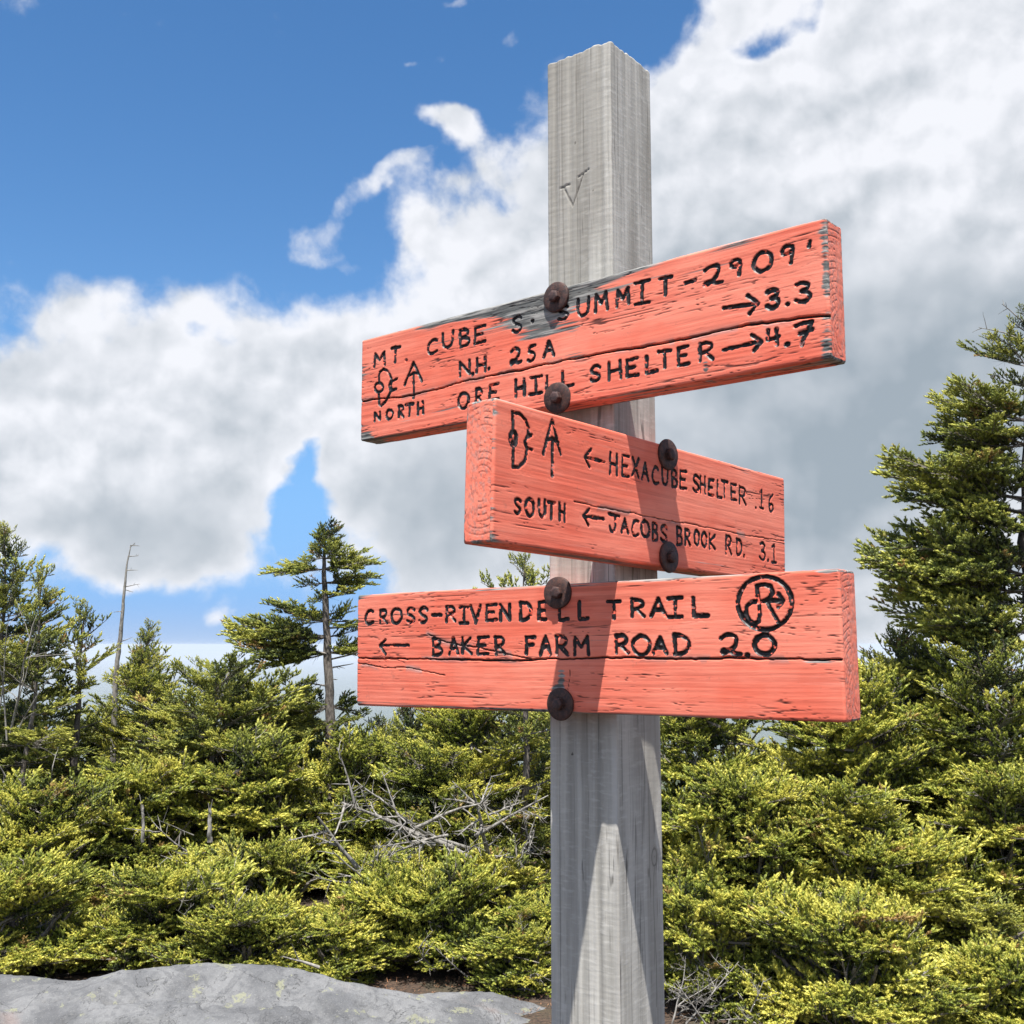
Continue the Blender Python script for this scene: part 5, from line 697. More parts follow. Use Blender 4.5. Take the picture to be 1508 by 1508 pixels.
def bough(seed, L=.8, kind='spray', dens=1.0):
    """a bough that grows along +X; 'spray' is flat, 'tuft' bushes out all round"""
    r = np.random.RandomState(seed); segs = []; B = []; Dd = []; Ln = []; Ag = []; Br = []
    n = 12; s = np.linspace(0, 1, n); droop = r.uniform(-.03, .05); lift = r.uniform(.04, .14)
    main = np.stack([s * L, .04 * L * np.sin(s * 4 + r.uniform(0, 6)), L * (-droop * np.sin(s * PI) + lift * s ** 2)], -1)
    segs.append((main, .0075 * (1 - s) ** .8 + .0014))
    def at_(P, t):
        f = t * (len(P) - 1); i = min(int(f), len(P) - 2); return P[i] + (P[i + 1] - P[i]) * (f - i), unit(P[i + 1] - P[i])
    def shoots(P, n_, ln, up, age0, brown, t0=.15):
        for k in range(n_):
            t = t0 + (1 - t0) * (k + r.uniform(.2, .8)) / n_; p, d = at_(P, t)
            side = np.cross(d, [0, 0, 1.]); side /= np.linalg.norm(side) + 1e-9
            sg = 1 if k % 2 else -1
            an = r.uniform(.6, 1.15)
            dd = d * math.cos(an) + side * sg * math.sin(an) * r.uniform(.5, 1) + np.array([0, 0, up * r.uniform(.2, 1.2)])
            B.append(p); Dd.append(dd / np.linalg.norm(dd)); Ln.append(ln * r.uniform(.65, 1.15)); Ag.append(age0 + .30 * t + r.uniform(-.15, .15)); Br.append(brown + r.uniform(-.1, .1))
        p, d = at_(P, 1.0); B.append(p); Dd.append(d); Ln.append(ln * 1.1); Ag.append(age0 + .42); Br.append(brown)
    nn = int(L / .031)
    for k in range(nn):
        t = .10 + .90 * (k + r.uniform(.1, .6)) / nn; p, d = at_(main, t)
        if r.rand() < .10: continue
        ln = L * (.44 * (1 - t) ** .65 + .07) * r.uniform(.6, 1.12); sg = 1 if k % 2 else -1
        side = np.cross(d, [0, 0, 1.]) * sg; an = r.uniform(.65, 1.05)
        if kind == 'tuft': roll = r.uniform(-1.3, 2.4)
        else: roll = r.normal(.10, .22)
        side = side * math.cos(roll) + np.array([0, 0, 1.]) * math.sin(roll)
        if kind == 'tuft': side = side + np.array([0, 0, .25])
        dd = unit(d * math.cos(an) + side * math.sin(an)); q = np.linspace(0, 1, 5)[:, None]
        fw = unit(d + np.array([0, 0, .25 if kind == 'spray' else .6]))
        P = p + dd * ln * q + fw * ln * .28 * q ** 2 + r.uniform(-.02, .02, 3) * ln * q
        segs.append((P, .0028 * (1 - q[:, 0]) + .0010))
        brown = r.uniform(0, .62)
        m_ = max(3, int(ln / .0175 * dens))
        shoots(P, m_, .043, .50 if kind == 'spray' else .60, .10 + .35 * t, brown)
        # second order twigs on the long ones
        if ln > .14:
            for j in range(int(ln / .06)):
                tt = .3 + .6 * r.rand(); p2, d2 = at_(P, tt); s2 = np.cross(d2, [0, 0, 1.]) * (1 if r.rand() > .5 else -1)
                e = unit(d2 * .7 + s2 * .7 + np.array([0, 0, r.uniform(-.1, .5)])); l2 = ln * .34 * r.uniform(.6, 1.2); P2 = p2 + e * l2 * np.linspace(0, 1, 3)[:, None]
                segs.append((P2, np.array([.0016, .0012, .0008]))); shoots(P2, max(3, int(l2 / .0175)), .039, .5, .2 + .35 * t, brown, .1)
    # bare dead twiglets under the bough
    for k in range(int(7 * L)):
        t = r.uniform(.03, .5); p, d = at_(main, t); e = unit(np.array([r.uniform(-.2, 1), r.uniform(-1, 1), r.uniform(-.7, .1)])); q = np.linspace(0, 1, 4)[:, None]
        segs.append((p + e * q * r.uniform(.06, .18) + r.uniform(-.01, .01, 3) * q, .0013 * (1 - q[:, 0]) + .0005))
    v1, f1 = tubes(segs, r); tri1 = np.concatenate([f1[:, [0, 1, 2]], f1[:, [0, 2, 3]]])
    c1 = np.tile([.2, 0, 1, 1], (len(v1), 1))
    B = np.array(B); Dd = unit(np.array(Dd)); Ln = np.array(Ln)
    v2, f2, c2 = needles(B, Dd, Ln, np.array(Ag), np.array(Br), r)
    return np.concatenate([v1, v2]), np.concatenate([tri1, f2 + len(v1)]), np.concatenate([c1, c2])


def bough_set(nm, mat, specs):
    out = []
    for (seed, L, kind, dens) in specs:
        v, f, c = bough(seed, L, kind, dens); out.append(mesh_np(nm, v, f, mat, False, {'tone': c}))
    return out
FIR_S = bough_set('bough', M_FIR, [(11, .62, 'spray', 1), (12, .54, 'spray', 1.1), (13, .48, 'spray', 1), (14, .58, 'spray', .8), (15, .50, 'spray', 1)])
FIR_T = bough_set('bough', M_FIR, [(21, .50, 'tuft', 1), (22, .44, 'tuft', 1.1), (23, .38, 'tuft', 1.1), (24, .42, 'tuft', 1.), (25, .46, 'tuft', .8), (26, .40, 'tuft', 1.)])
SPR_S = bough_set('bough', M_SPR, [(31, .80, 'spray', .9), (32, .70, 'spray', 1.0), (33, .55, 'spray', 1.0)])
SPR_T = bough_set('bough', M_SPR, [(41, .42, 'tuft', 1), (42, .36, 'tuft', 1.0), (43, .30, 'tuft', 1.)])
NOMINAL = {}
print('bough tris', [len(m.polygons) for m in FIR_S + FIR_T + SPR_S + SPR_T])
for m_, l_ in zip(FIR_S + FIR_T + SPR_S + SPR_T, [.62, .54, .48, .58, .50, .50, .44, .38, .42, .46, .40, .80, .70, .55, .42, .36, .30]): NOMINAL[m_.name] = l_


def put_bough(parent, pool, p, az, el, length, R, roll=None):
    me = R.choice(pool); o = link(bpy.data.objects.new('bough', me)); o.parent = parent
    s = length / NOMINAL[me.name]
    o.matrix_local = Matrix.Translation(p) @ Matrix.Rotation(az, 4, 'Z') @ Matrix.Rotation(-el, 4, 'Y') @ Matrix.Rotation(R.uniform(-.35, .35) if roll is None else roll, 4, 'X') @ Matrix.Diagonal((s, s * R.choice((-1, 1)) * R.uniform(.9, 1.1), s, 1))
    return o


def stem(parent, name, pts, radii, mat, sides=9, rough=.12, seed=0):
    r = np.random.RandomState(seed); P = np.array([list(p) for p in pts], float); n = max(6, int(len(P) * 5))
    s0 = np.linspace(0, 1, len(P)); s = np.linspace(0, 1, n); Q = np.stack([np.interp(s, s0, P[:, i]) for i in range(3)], -1)
    rr = np.interp(s, np.linspace(0, 1, len(radii)), radii)
    Q = Q + (r.rand(n, 3) - .5) * rr[:, None] * rough * 3
    v, f = tubes([(Q, rr * (1 + rough * (r.rand(n) - .5)))], r, sides)
    return obj(name, mesh_np(name, v, f, mat, True), parent)


def ground_z(x, y): return float(hz(np.array([x]), np.array([y]))[0])


def spruce(label, px, ptop, Y, H, prof, pool, top_pool, seed, group=None, whorl=.17, bare=.0, lean=0.0, trunk_r=.035, keep=1.0, cat='spruce tree', gap=None, elev=(.75, -.05)):
    """prof: bough length as a function of 0 (foot) .. 1 (tip), list of (t, length)"""
    R = random.Random(seed); tip = at(px, ptop, Y); base = Vector((tip.x - lean, Y, 0)); base.z = ground_z(base.x, Y) - .05
    H = tip.z - base.z
    T = thing('spruce_tree', base, label, cat, group)
    P = [Vector((lean * t + .02 * math.sin(t * 9 + seed), .02 * math.sin(t * 7 + seed * 2), H * t)) for t in (0, .2, .4, .6, .8, 1)]
    stem(T, 'trunk', P, [trunk_r, trunk_r * .85, trunk_r * .65, trunk_r * .45, trunk_r * .25, .004], M_BARK, 9, .12, seed)
    z = H * bare; t_ = [a for a, b in prof]; l_ = [b for a, b in prof]
    while z < H - .05:
        t = z / H; Lb = float(np.interp(t, t_, l_)); nb = R.choice((4, 5, 5, 6)); a0 = R.uniform(0, 6.28)
        for k in range(nb):
            if R.random() > keep: continue
            ln = Lb * R.uniform(.65, 1.15)
            if gap: ln *= gap(t, a0)
            el = elev[1] + (elev[0] - elev[1]) * t ** 2 + R.uniform(-.15, .15)
            f = t * 5; i = min(int(f), 4); p = P[i].lerp(P[i + 1], f - i); p.z = z + R.uniform(-.05, .05)
            put_bough(T, pool if ln > .35 else top_pool, p, a0 + k * 6.283 / nb + R.uniform(-.35, .35), el, max(ln, .12), R)
        z += whorl * (1.0 - .45 * t) * R.uniform(.8, 1.2)
    put_bough(T, top_pool, P[-1] - Vector((0, 0, .14)), 0, 1.45, .18, R)
    return T


def shrub(label, px, ptop, phw, Y, pool, tufts, seed, n=60, depth=None, group='low wind pruned conifers behind the ledge', flat=.35, foot=None, cat='shrub', size=.42):
    """low wind pruned conifer; centre and half width are given as seen from the summit"""
    R = random.Random(seed); c = at(px, ptop, Y); hw = phw / F * Y * 1.12; n = int(n * 1.12); base = Vector((c.x, Y, 0)); base.z = ground_z(base.x, Y) if foot is None else foot
    H = max(c.z - base.z, .25); dp = depth or hw * .8
    T = thing('conifer_shrub', base, label, cat, group)
    stem(T, 'trunk', [Vector((R.uniform(-.05, .05), 0, -.05)), Vector((R.uniform(-.1, .1), 0, H * .4)), Vector((R.uniform(-.1, .1), 0, H * .8))], [.035, .028, .012], M_BARK, 7, .2, seed)
    for s in range(3):
        a = R.uniform(0, 6.28); stem(T, 'limb', [Vector((0, 0, H * .1 * s)), Vector((math.cos(a) * hw * .35, math.sin(a) * dp * .35, H * .35)), Vector((math.cos(a) * hw * .65, math.sin(a) * dp * .65, H * .62))], [.020, .014, .006], M_BARK, 5, .3, seed + s)
    # flat tiers of boughs, one above the other, with shade between them
    nt = max(2, int(round(H / .21))); k = 0; per = n / nt
    for t in range(nt):
        zt = (t + .75) / (nt + .25); rr = math.sqrt(max(.02, 1 - zt ** 2.2)); m_ = int(per * (.55 + .9 * rr)) + 1
        ox = R.uniform(-.22, .22) * hw; oy = R.uniform(-.15, .05) * dp
        for q in range(m_):
            a = R.uniform(0, 6.283); 
            if math.sin(a) > .3 and R.random() < .45: a = -a
            rad = R.uniform(.35, 1.0) * rr
            p = Vector((math.cos(a) * hw * rad * .95 + ox, math.sin(a) * dp * rad * .95 + oy, H * zt + R.gauss(0, .035) - .10 * rad * (1 - zt)))
            out = math.atan2(p.y * .8, p.x) + R.uniform(-.75, .75); ln = size * R.uniform(.75, 1.35)
            if R.random() < .10: ln *= 1.3
            e = R.gauss(.10 + .35 * zt ** 3, .13); tuft = R.random() < (.16 + .45 * zt ** 4)
            if tuft: e += R.uniform(.25, .8); ln *= .85
            d = Vector((math.cos(out) * math.cos(e), math.sin(out) * math.cos(e), math.sin(e)))
            put_bough(T, tufts if tuft else pool, p - d * ln * .7, math.atan2(d.y, d.x), e, ln, R, R.uniform(-.22, .22))
    return T


def dead_twigs(segs, r, p, d, ln, rad, depth, kink=.25, sub=6):
    n = 7; P = [np.array(p, float)]; d = np.array(d, float)
    for i in range(n - 1):
        d = unit(d + r.normal(0, kink, 3) * .42); P.append(P[-1] + d * ln / (n - 1))
    P = np.array(P); segs.append((P, rad * np.linspace(1, .28, n)))
    if depth > 0:
        for k in range(sub):
            t = r.uniform(.15, .98); i = min(int(t * (n - 1)), n - 2); b = P[i] + (P[i + 1] - P[i]) * (t * (n - 1) - i); dd = unit(P[i + 1] - P[i])
            e = unit(r.normal(0, 1, 3)); e = unit(dd * r.uniform(.2, .9) + unit(np.cross(dd, e)) * 1.0)
            dead_twigs(segs, r, b, e, ln * r.uniform(.16, .40), rad * .42, depth - 1, kink * 1.15, sub)


def snag(name, label, cat, limbs, seed, sub=7, depth=2, group=None):
    """limbs: list of (from, to, radius) in world space; all one bare dead tree"""
    base = Vector(limbs[0][0]); T = thing(name, base, label, cat, group)
    for k, (a, b, rad, dp) in enumerate(limbs):
        r = np.random.RandomState(seed + k); a = Vector(a) - base; b = Vector(b) - base; segs = []
        dead_twigs(segs, r, a, np.array((b - a).normalized()), (b - a).length, rad, dp, .16, sub)
        v, f = tubes(segs, r, 5); obj('dead_limb' if k else 'dead_trunk', mesh_np('dead_limb', v, f, M_DEAD, True), T)
    return T

# ---------------------------------------------------------------- the big spruces
G1 = 'tall spruces at the left'
spruce('tall spruce with a bushy tip at the left edge of the view', 8, 782, 8.4, 0, [(0, .5), (.35, .75), (.6, .55), (.8, .33), (1, .12)], SPR_S, SPR_T, 1, G1, trunk_r=.04, keep=.85, whorl=.18)
spruce('thin spruce with upturned shoots just right of the tall edge spruce', 66, 845, 7.9, 0, [(0, .5), (.4, .55), (.7, .38), (.85, .2), (1, .12)], SPR_S, SPR_T, 2, G1, lean=.12, trunk_r=.03, keep=.6, whorl=.2)
spruce('open spruce with brownish top in front of the bare dead trunk', 128, 893, 8.6, 0, [(0, .5), (.4, .50), (.7, .36), (.9, .22), (1, .16)], SPR_S, SPR_T, 3, G1, lean=.1, trunk_r=.045, keep=.62, whorl=.2)
spruce('small narrow dark spruce with pointed tip right of the bare trunk', 217, 920, 9.8, 0, [(0, .7), (.5, .55), (.72, .36), (.86, .2), (1, .08)], SPR_S, SPR_T, 4, G1, keep=.95, whorl=.14)
spruce('yellowish spruce under the small narrow dark spruce', 212, 966, 8.9, 0, [(0, .5), (.5, .42), (.8, .30), (1, .15)], FIR_S, FIR_T, 14, None, keep=.9, whorl=.15)
spruce('broad ragged spruce with a dead spike tip left of the umbrella topped spruce', 318, 992, 8.3, 0, [(0, .7), (.45, .85), (.75, .72), (.92, .42), (1, .15)], SPR_S, SPR_T, 5, None, keep=.85, whorl=.17)
spruce('low spruce reaching right below the umbrella topped spruce', 392, 1030, 8.8, 0, [(0, .7), (.5, .85), (.85, .6), (1, .2)], SPR_S, SPR_T, 6, None, keep=.85)

# the umbrella topped spruce on its bare stem
R = random.Random(77); YU = 8.8; tip = at(480, 790, YU); foot = at(488, 1175, YU)
U_ = thing('spruce_tree', foot, 'umbrella topped spruce on a long bare trunk left of the signboards', 'spruce tree')
tp = [at(488, 1175, YU) - foot, at(487, 1080, YU) - foot, at(484, 1000, YU) - foot, at(480, 900, YU) - foot, at(477, 840, YU) - foot, at(479, 785, YU) - foot]
stem(U_, 'trunk', tp, [.043, .040, .034, .026, .018, .005], M_BARK, 12, .10, 3)
for (y, tips) in ((793, ((462, 790), (500, 796), (480, 782))), (806, ((452, 806), (508, 808), (470, 800), (490, 802))), (822, ((440, 830), (520, 828), (462, 815), (500, 815))), (838, ((415, 842), (398, 850), (545, 826), (552, 836), (505, 850))),
                  (858, ((552, 850), (540, 866), (445, 868))), (880, ((532, 878), (460, 890))),
                  (915, ((398, 893), (410, 904), (520, 905), (440, 918), (528, 925))), (938, ((345, 945), (360, 930), (528, 930), (400, 945), (425, 955))), (962, ((335, 950), (352, 963), (375, 972), (520, 955), (420, 968), (560, 960))),
                  (1040, ((430, 1052), (445, 1030), (520, 1045), (535, 1058), (420, 1075))), (1062, ((415, 1068), (440, 1085), (530, 1060)))):
    for (tx, ty) in tips:
        for rep in range(2):
            a = at(480, y, YU) - foot; a.x = float(np.interp(a.z, [q.z for q in tp], [q.x for q in tp]))
            b = at(tx, ty, YU) - foot; b.y = R.uniform(-.30, .30); d = b - a
            put_bough(U_, SPR_S if d.length > .32 else SPR_T, a + d * .06 * rep, math.atan2(d.y, d.x), math.asin(max(-1, min(1, d.z / d.length))) + R.uniform(-.10, .08), d.length * (1.0 - .13 * rep), R, R.uniform(-.35, .35))
for (y, tx, ty) in ((905, 515, 898), (925, 545, 918), (972, 555, 962), (985, 520, 975), (1000, 497, 1001), (1010, 445, 1003), (1095, 440, 1085)):
    a = at(482, y, YU) - foot; b = at(tx, ty, YU) - foot
    r = np.random.RandomState(y); segs = []; dead_twigs(segs, r, a, np.array((b - a).normalized()), (b - a).length, .008, 1, .12, 3); v, f = tubes(segs, r, 4)
    obj('dead_twig', mesh_np('dead_twig', v, f, M_DEAD, True), U_)

# bare dead spire at the left
a = at(166, 1130, 9.2); b = at(193, 803, 9.2)
DS = thing('dead_spruce', a, 'thin bare dead trunk with a hooked tip rising against the sky at the left', 'dead tree')
stem(DS, 'trunk', [a - a, at(170, 1000, 9.2) - a, at(178, 930, 9.2) - a, at(183, 870, 9.2) - a, at(187, 830, 9.2) - a, b - a], [.024, .021, .016, .011, .007, .003], M_DEAD, 9, .10, 8)
for (y, x, tx, ty) in ((803, 192, 206, 804), (806, 191, 200, 800), (820, 188, 204, 818), (840, 186, 203, 838), (864, 184, 206, 861), (868, 183, 196, 872), (900, 180, 168, 903), (945, 177, 196, 940), (950, 176, 162, 956), (985, 172, 192, 975)):
    p = at(x, y, 9.2) - a; q = at(tx, ty, 9.2) - a; r = np.random.RandomState(y + tx); segs = []
    dead_twigs(segs, r, p, np.array((q - p).normalized()), (q - p).length, .0045, 1, .12, 2); v, f = tubes(segs, r, 4); obj('dead_twig', mesh_np('dead_twig', v, f, M_DEAD, True), DS)

# the large spruce that reaches in from the right
YR = 7.3; R = random.Random(99); rt = at(1512, 462, YR); rb = Vector((at(1535, 1300, YR).x, YR, -.15))
RT = thing('spruce_tree', rb, 'large dark spruce reaching in from the right edge with broad shelf like boughs', 'spruce tree')
tp = [Vector((0, 0, 0)), (rt - rb) * .3 + Vector((.05, 0, 0)), (rt - rb) * .6 + Vector((-.03, 0, 0)), (rt - rb) * .85, rt - rb]
stem(RT, 'trunk', tp, [.10, .085, .06, .03, .008], M_BARK, 12, .1, 5)
def reach(T, base, x0, y, tx, ty, Y, pool, n=2, spread=.35, R=R, thick=.010):
    a = at(x0, y, Y) - base; b = at(tx, ty, Y) - base
    for k in range(n):
        bb = b + Vector((0, R.uniform(-spread, spread), R.uniform(-.03, .05))); d = bb - a
        put_bough(T, pool, a, math.atan2(d.y, d.x), math.asin(d.z / d.length), d.length * R.uniform(.86, 1.0), R, R.uniform(-.4, .4))
for (x0, y, tx, ty, n) in ((1512, 470, 1490, 452, 1), (1514, 490, 1488, 476, 2), (1514, 515, 1470, 505, 2), (1514, 540, 1440, 512, 3), (1516, 570, 1462, 560, 2), (1518, 585, 1530, 560, 3),
                           (1518, 620, 1378, 598, 4), (1518, 640, 1400, 622, 3), (1518, 655, 1385, 655, 4), (1518, 680, 1420, 670, 3),
                           (1518, 735, 1302, 712, 3), (1518, 755, 1325, 745, 3), (1518, 775, 1380, 772, 3), (1518, 720, 1370, 698, 2),
                           (1518, 830, 1308, 818, 3), (1518, 850, 1282, 858, 3), (1518, 870, 1310, 882, 3), (1518, 890, 1310, 905, 3), (1518, 850, 1350, 800, 3), (1518, 830, 1400, 790, 4),
                           (1520, 930, 1330, 930, 4), (1520, 950, 1370, 950, 4), (1520, 1000, 1350, 1010, 3), (1520, 1060, 1380, 1080, 3)):
    reach(RT, rb, x0, y, tx, ty, YR, SPR_S if abs(x0 - tx) > 70 else SPR_T, n)
for k in range(26):                                            # boughs that grow away from and across the view
    z = R.uniform(.5, 3.2); a = R.uniform(0, 6.28); put_bough(RT, SPR_S, Vector((0, 0, z)), a, R.uniform(-.1, .3), R.uniform(.4, .75) * (1.25 - z / 4.5), R)
for (y, tx, ty) in ((480, 1478, 445), (505, 1447, 468), (742, 1480, 735)):
    p = at(1514, y, YR) - rb; q = at(tx, ty, YR) - rb; r = np.random.RandomState(y); segs = []
    dead_twigs(segs, r, p, np.array((q - p).normalized()), (q - p).length, .007, 1, .2, 3); v, f = tubes(segs, r, 4); obj('dead_twig', mesh_np('dead_twig', v, f, M_DEAD, True), RT)

spruce('dense spruce between the bottom board and the large right hand spruce', 1335, 945, 7.6, 0, [(0, .6), (.5, .62), (.8, .42), (1, .16)], SPR_S, SPR_T, 8, None, keep=.95, whorl=.13)
spruce('rounded spruce at the right edge under the shelf like boughs', 1450, 960, 7.0, 0, [(0, .6), (.5, .62), (.8, .5), (1, .2)], FIR_S, SPR_T, 9, None, keep=.95, whorl=.13)
spruce('spruce standing straight behind the grey post', 772, 826, 7.6, 0, [(0, .3), (.45, .35), (.7, .42), (.9, .30), (1, .12)], SPR_S, SPR_T, 10, None, keep=.55, whorl=.2)
spruce('short pointed dark spruce just right of the umbrella topped trunk', 556, 1062, 9.0, 0, [(0, .4), (.6, .3), (1, .08)], SPR_S, SPR_T, 12, None, keep=.95, whorl=.12)
spruce('short dark spruce under the left half of the bottom board', 598, 1038, 8.8, 0, [(0, .6), (.6, .4), (1, .1)], SPR_S, SPR_T, 13, None, keep=.95, whorl=.12)

# ---------------------------------------------------------------- shrubs, far to near
BK = 'dark conifers that close the view behind the shrubs'
for i, (px, pt, hw, Y) in enumerate(((-20, 1050, 150, 9.9), (150, 1062, 120, 10.1), (270, 1050, 130, 10.0), (410, 1060, 110, 9.8), (520, 1092, 90, 10.2), (650, 1030, 140, 10.0), (780, 1040, 120, 9.6), (1060, 1020, 150, 9.4), (1235, 1030, 130, 9.6), (1420, 1050, 180, 9.2))):
    shrub(['dark conifer thicket behind the spruces at the left edge', 'dark conifer thicket behind the foot of the bare dead trunk', 'dark conifer thicket behind the broad ragged spruce', 'dark conifer thicket between the ragged spruce and the umbrella topped trunk', 'dark conifer thicket behind the umbrella topped trunk', 'dark conifer thicket behind the dead tangle', 'dark conifer thicket directly left of the post',
           'dark conifer thicket directly right of the post', 'dark conifer thicket beneath the right end of the bottom board', 'dark conifer thicket behind the right edge shrubs'][i], px, pt, hw, Y, SPR_S, SPR_T, 200 + i, 46, group=BK, size=.5, cat='thicket')
SH = 'low wind pruned conifers behind the ledge'
for (lab, px, pt, hw, Y, n, pool, tuft, size) in (
    ('yellow green shrub at the far left below the tall spruces', 50, 1165, 130, 6.8, 60, FIR_S, FIR_T, .40),
    ('yellow green shrub in front of the open spruce at the left', 210, 1130, 120, 7.5, 60, FIR_S, FIR_T, .42),
    ('leafy shrub left of the dark hollow in the thicket', 385, 1095, 110, 7.7, 64, FIR_S, SPR_T, .42),
    ('bright shrub that crowds the foot of the umbrella topped trunk', 520, 1095, 90, 7.9, 50, FIR_S, FIR_T, .38),
    ('large bright shrub above the dead tangle under the bottom board', 680, 1045, 140, 7.8, 84, FIR_S, FIR_T, .42),
    ('low shrub at the left edge just behind the ledge', 30, 1275, 140, 5.8, 64, FIR_S, FIR_T, .34),
    ('low shrub behind the ledge under the bleached stump', 230, 1280, 130, 5.9, 64, FIR_S, FIR_T, .34),
    ('small low shrub spilling over the top of the ledge', 365, 1335, 100, 5.55, 46, FIR_S, FIR_T, .28),
    ('shrub in the shade of the hollow behind the small low shrub', 400, 1240, 90, 6.6, 40, FIR_S, SPR_T, .34),
    ('shrub below the dead tangle in front of the post shadow', 560, 1262, 90, 6.5, 40, FIR_S, SPR_T, .34),
    ('shrub tucked behind the mounded shrub beside the post', 740, 1262, 80, 6.6, 40, FIR_S, SPR_T, .34),
    ('shrub at the right edge that hides the soil under the hollow', 1440, 1345, 90, 5.9, 40, SPR_S, SPR_T, .32),
    ('bright mounded shrub left of the post behind the low rock', 655, 1290, 150, 5.9, 96, FIR_S, FIR_T, .34),
    ('low dark shrub between the low rock and the post', 772, 1415, 60, 5.5, 26, FIR_S, SPR_T, .26),
    ('bright shrub tips touching the left side of the post', 780, 1345, 60, 5.7, 36, FIR_S, FIR_T, .30),
    ('small yellow shrub at the left end of the mounded shrub', 490, 1350, 80, 5.6, 40, FIR_S, FIR_T, .28),
    ('sunlit shrub directly right of the post under the board', 1030, 1015, 105, 7.5, 60, FIR_S, FIR_T, .42),
    ('sunlit tall shrub under the right end of the bottom board', 1240, 1005, 155, 7.1, 96, FIR_S, FIR_T, .44),
    ('sunlit shrub with many upright tips to the right of the post', 1090, 1150, 145, 6.3, 90, FIR_S, FIR_T, .40),
    ('wide sunlit shrub that leans to the right below the others', 1270, 1180, 140, 6.2, 84, FIR_S, FIR_T, .40),
    ('nearest sunlit shrub right of the foot of the post', 1060, 1320, 130, 5.3, 80, FIR_S, FIR_T, .34),
    ('nearest sunlit shrub at the bottom right of the view', 1250, 1330, 160, 5.0, 96, FIR_S, FIR_T, .34),
    ('shrub with yellow tips at the right edge above the hollow', 1465, 1140, 110, 6.5, 60, FIR_S, FIR_T, .40),
    ('dim shrub low in the bottom right corner', 1470, 1420, 100, 5.0, 46, FIR_S, FIR_T, .32)):
    shrub(lab, px, pt, hw, Y, pool, tuft, 300 + px + pt, n, group=SH, size=size)

# ---------------------------------------------------------------- dead wood
def L3(x0, y0, Y0, x1, y1, Y1, r, d): return (tuple(at(x0, y0, Y0)), tuple(at(x1, y1, Y1)), r, d)
snag('dead_branch', 'grey tangle of bare dead branches under the left of the bottom board', 'dead branches', [
    L3(725, 1282, 6.52, 505, 1172, 6.00, 0.0196, 2), L3(690, 1250, 6.52, 520, 1200, 6.00, 0.0143, 2), L3(725, 1282, 6.52, 690, 1180, 6.10, 0.0178, 2), L3(612, 1220, 6.12, 715, 1182, 6.00, 0.0124, 1), L3(700, 1230, 6.32, 800, 1185, 6.10, 0.0124, 2),
    L3(640, 1245, 6.22, 525, 1168, 6.10, 0.0124, 2), L3(735, 1285, 6.52, 802, 1240, 6.20, 0.0107, 2), L3(660, 1230, 6.22, 560, 1240, 6.10, 0.0089, 2), L3(720, 1200, 6.22, 770, 1175, 6.10, 0.0072, 2)], 500, 9, 2)
snag('dead_branch', 'pale fallen dead limb sloping down to the right behind the mounded shrub', 'dead limb', [
    L3(572, 1322, 6.22, 450, 1240, 5.90, 0.0196, 2), L3(535, 1300, 6.12, 455, 1305, 5.90, 0.0062, 1), L3(560, 1310, 6.02, 480, 1248, 5.90, 0.0089, 1)], 530, 5, 1)
snag('dead_branch', 'thin curved dead branches left of the bleached stump', 'dead branches', [
    L3(300, 1275, 6.6, 222, 1200, 6.5, 0.0066, 1), L3(300, 1275, 6.6, 240, 1265, 6.4, 0.0066, 1), L3(285, 1230, 6.6, 235, 1205, 6.4, 0.0040, 1), L3(235, 1225, 6.6, 190, 1222, 6.4, 0.0046, 1), L3(290, 1262, 6.6, 250, 1248, 6.4, 0.0040, 1)], 560, 4)
snag('dead_branch', 'bare grey twigs beneath the tall spruces at the left edge', 'dead branches', [
    L3(60, 1250, 7.6, 20, 1100, 7.4, 0.0092, 2), L3(60, 1250, 7.6, 110, 1130, 7.4, 0.0079, 2), L3(10, 1200, 7.4, 60, 1140, 7.2, 0.0066, 2), L3(0, 1160, 7.4, 50, 1185, 7.2, 0.0066, 1), L3(15, 1080, 7.6, 50, 900, 7.5, .008, 1), L3(10, 1090, 7.6, 22, 920, 7.5, .007, 1), L3(20, 1060, 7.6, 38, 930, 7.5, .006, 1), L3(25, 1080, 7.6, 70, 960, 7.4, .006, 1), L3(0, 1040, 7.6, 12, 900, 7.5, .006, 1)], 590, 6)
snag('dead_branch', 'bare twigs low in the hollow at the right edge', 'dead branches', [
    L3(1500, 1300, 6.4, 1400, 1310, 6.2, 0.0066, 1), L3(1508, 1402, 6.2, 1470, 1395, 6.1, 0.0053, 1), L3(1508, 1250, 6.4, 1440, 1290, 6.2, 0.0059, 1), L3(1330, 1300, 6.2, 1240, 1290, 5.9, 0.0046, 2)], 620, 5)
snag('dead_branch', 'curled bare root like limb on the ledge below the small yellow shrub', 'dead limb', [
    L3(470, 1425, 5.35, 420, 1400, 5.3, 0.0092, 0), L3(440, 1414, 5.32, 428, 1388, 5.3, 0.0046, 0)], 640, 0)
snag('dead_branch', 'fine bare twigs under the mounded shrub beside the post', 'dead branches', [
    L3(700, 1440, 5.5, 790, 1385, 5.4, .006, 2), L3(640, 1430, 5.6, 600, 1390, 5.4, .006, 2), L3(760, 1450, 5.5, 800, 1420, 5.3, .005, 2), L3(690, 1440, 5.5, 640, 1400, 5.4, .005, 2)], 650, 6)
snag('dead_branch', 'fine bare twigs beneath the nearest shrub right of the post', 'dead branches', [
    L3(1060, 1480, 5.2, 1000, 1420, 5.1, .006, 2), L3(1040, 1500, 5.1, 1080, 1450, 5.0, .006, 2), L3(1100, 1500, 5.1, 1020, 1490, 5.0, .006, 2), L3(990, 1500, 5.1, 1060, 1455, 5.0, .005, 2), L3(1120, 1470, 5.1, 1180, 1430, 5.0, .005, 2)], 670, 7)

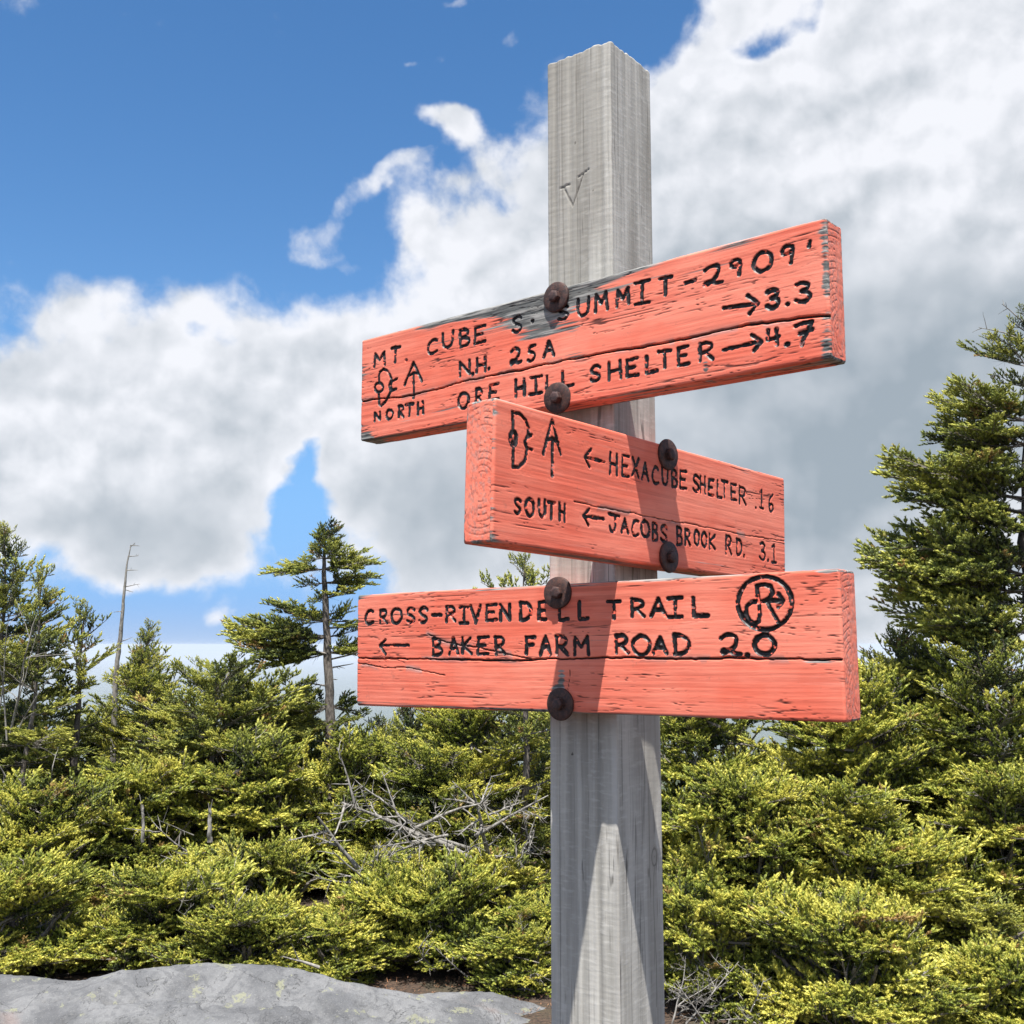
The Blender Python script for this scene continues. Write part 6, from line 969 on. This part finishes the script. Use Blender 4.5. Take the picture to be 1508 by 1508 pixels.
snag('dead_branch', 'brown dry brushwood behind the low shrub on the ledge', 'dead branches', [
    L3(320, 1400, 5.75, 350, 1310, 5.5, .006, 2), L3(310, 1400, 5.75, 270, 1320, 5.5, .006, 2), L3(330, 1410, 5.7, 400, 1335, 5.5, .006, 2), L3(300, 1380, 5.8, 310, 1300, 5.6, .005, 2)], 700, 8)
snag('dead_branch', 'brown brushwood under the shrub right beside the foot of the post', 'dead branches', [
    L3(990, 1508, 4.9, 1010, 1410, 4.9, .005, 2), L3(1010, 1508, 4.8, 1090, 1420, 4.9, .005, 2), L3(1050, 1520, 4.8, 990, 1450, 4.8, .005, 2), L3(1090, 1520, 4.8, 1130, 1440, 4.8, .005, 2), L3(1120, 1510, 4.8, 1060, 1480, 4.8, .004, 2), L3(1000, 1480, 4.9, 1060, 1430, 4.9, .004, 2)], 720, 9)
# bleached splintered stump and a second stub
def stump(label, x0, y0, x1, y1, Y, r0, seed):
    a = at(x0, y0, Y); b = at(x1, y1, Y); T = thing('dead_stump', a, label, 'stump'); r = np.random.RandomState(seed)
    stem(T, 'stump_wood', [Vector((0, 0, 0)), (b - a) * .55, (b - a) * .8], [r0, r0 * .75, r0 * .5], M_DEAD, 10, .25, seed)
    for k in range(4):
        q = (b - a) * r.uniform(.7, 1.05); q.x += r.uniform(-.02, .02); s0 = (b - a) * .5 + Vector((r.uniform(-.6, .6) * r0, r.uniform(-.6, .6) * r0, 0))
        stem(T, 'splinter', [s0, (s0 + q) / 2, q], [r0 * .35, r0 * .22, .002], M_DEAD, 5, .2, seed + k)
    return T
stump('bleached splintered stump between the left shrubs', 309, 1240, 309, 1178, 6.6, .015, 3)
stump('thin grey dead stub left of the splintered stump', 211, 1240, 210, 1172, 6.9, .011, 9)

# needle litter and small twigs on the soil behind the low rock
def litter():
    r = np.random.RandomState(6); n = 2600; x = r.uniform(-1.6, 1.6, n); y = r.uniform(5.05, 6.0, n); z = hz(x, y) + .012
    a = r.uniform(0, 6.28, n); l = r.uniform(.01, .045, n); d = np.stack([np.cos(a) * l, np.sin(a) * l, r.uniform(-.2, .5, n) * l], -1); s = np.stack([-np.sin(a), np.cos(a), 0 * a], -1) * .0018
    p = np.stack([x, y, z], -1); v = np.stack([p - s, p + s, p + d], 1).reshape(-1, 3)
    m, nn, b = material('rust_brown_litter'); oi = nn.noise(nn.new('ShaderNodeNewGeometry').outputs['Position'], 40, 2, .5)
    nn.l.new(nn.mix(nn.ss(oi, .4, .6), (.10, .045, .025, 1), (.33, .17, .09, 1)), b.inputs['Base Color'])
    obj('needle_litter', mesh_np('needle_litter', v, np.arange(len(v)).reshape(-1, 3), m, False), None, kind='stuff')
litter()


# ---------------------------------------------------------------- the air over the valleys
def haze():
    v = [(x, y, z) for z in (-1300, 12) for x, y in ((-42000, -42000), (42000, -42000), (42000, 42000), (-42000, 42000))]
    f = [(3, 2, 1, 0), (4, 5, 6, 7), (0, 1, 5, 4), (1, 2, 6, 5), (2, 3, 7, 6), (3, 0, 4, 7)]
    m = bpy.data.materials.new('pale_air'); m.use_nodes = True; n = NT(m.node_tree); n.n.clear()
    pv = n.new('ShaderNodeVolumePrincipled'); pv.inputs['Color'].default_value = (.78, .88, 1.0, 1); pv.inputs['Density'].default_value = 7e-5
    n.l.new(pv.outputs[0], n.new('ShaderNodeOutputMaterial').inputs['Volume'])
    obj('haze', mesh_np('haze', v, f, m, False), None, kind='stuff')
haze()
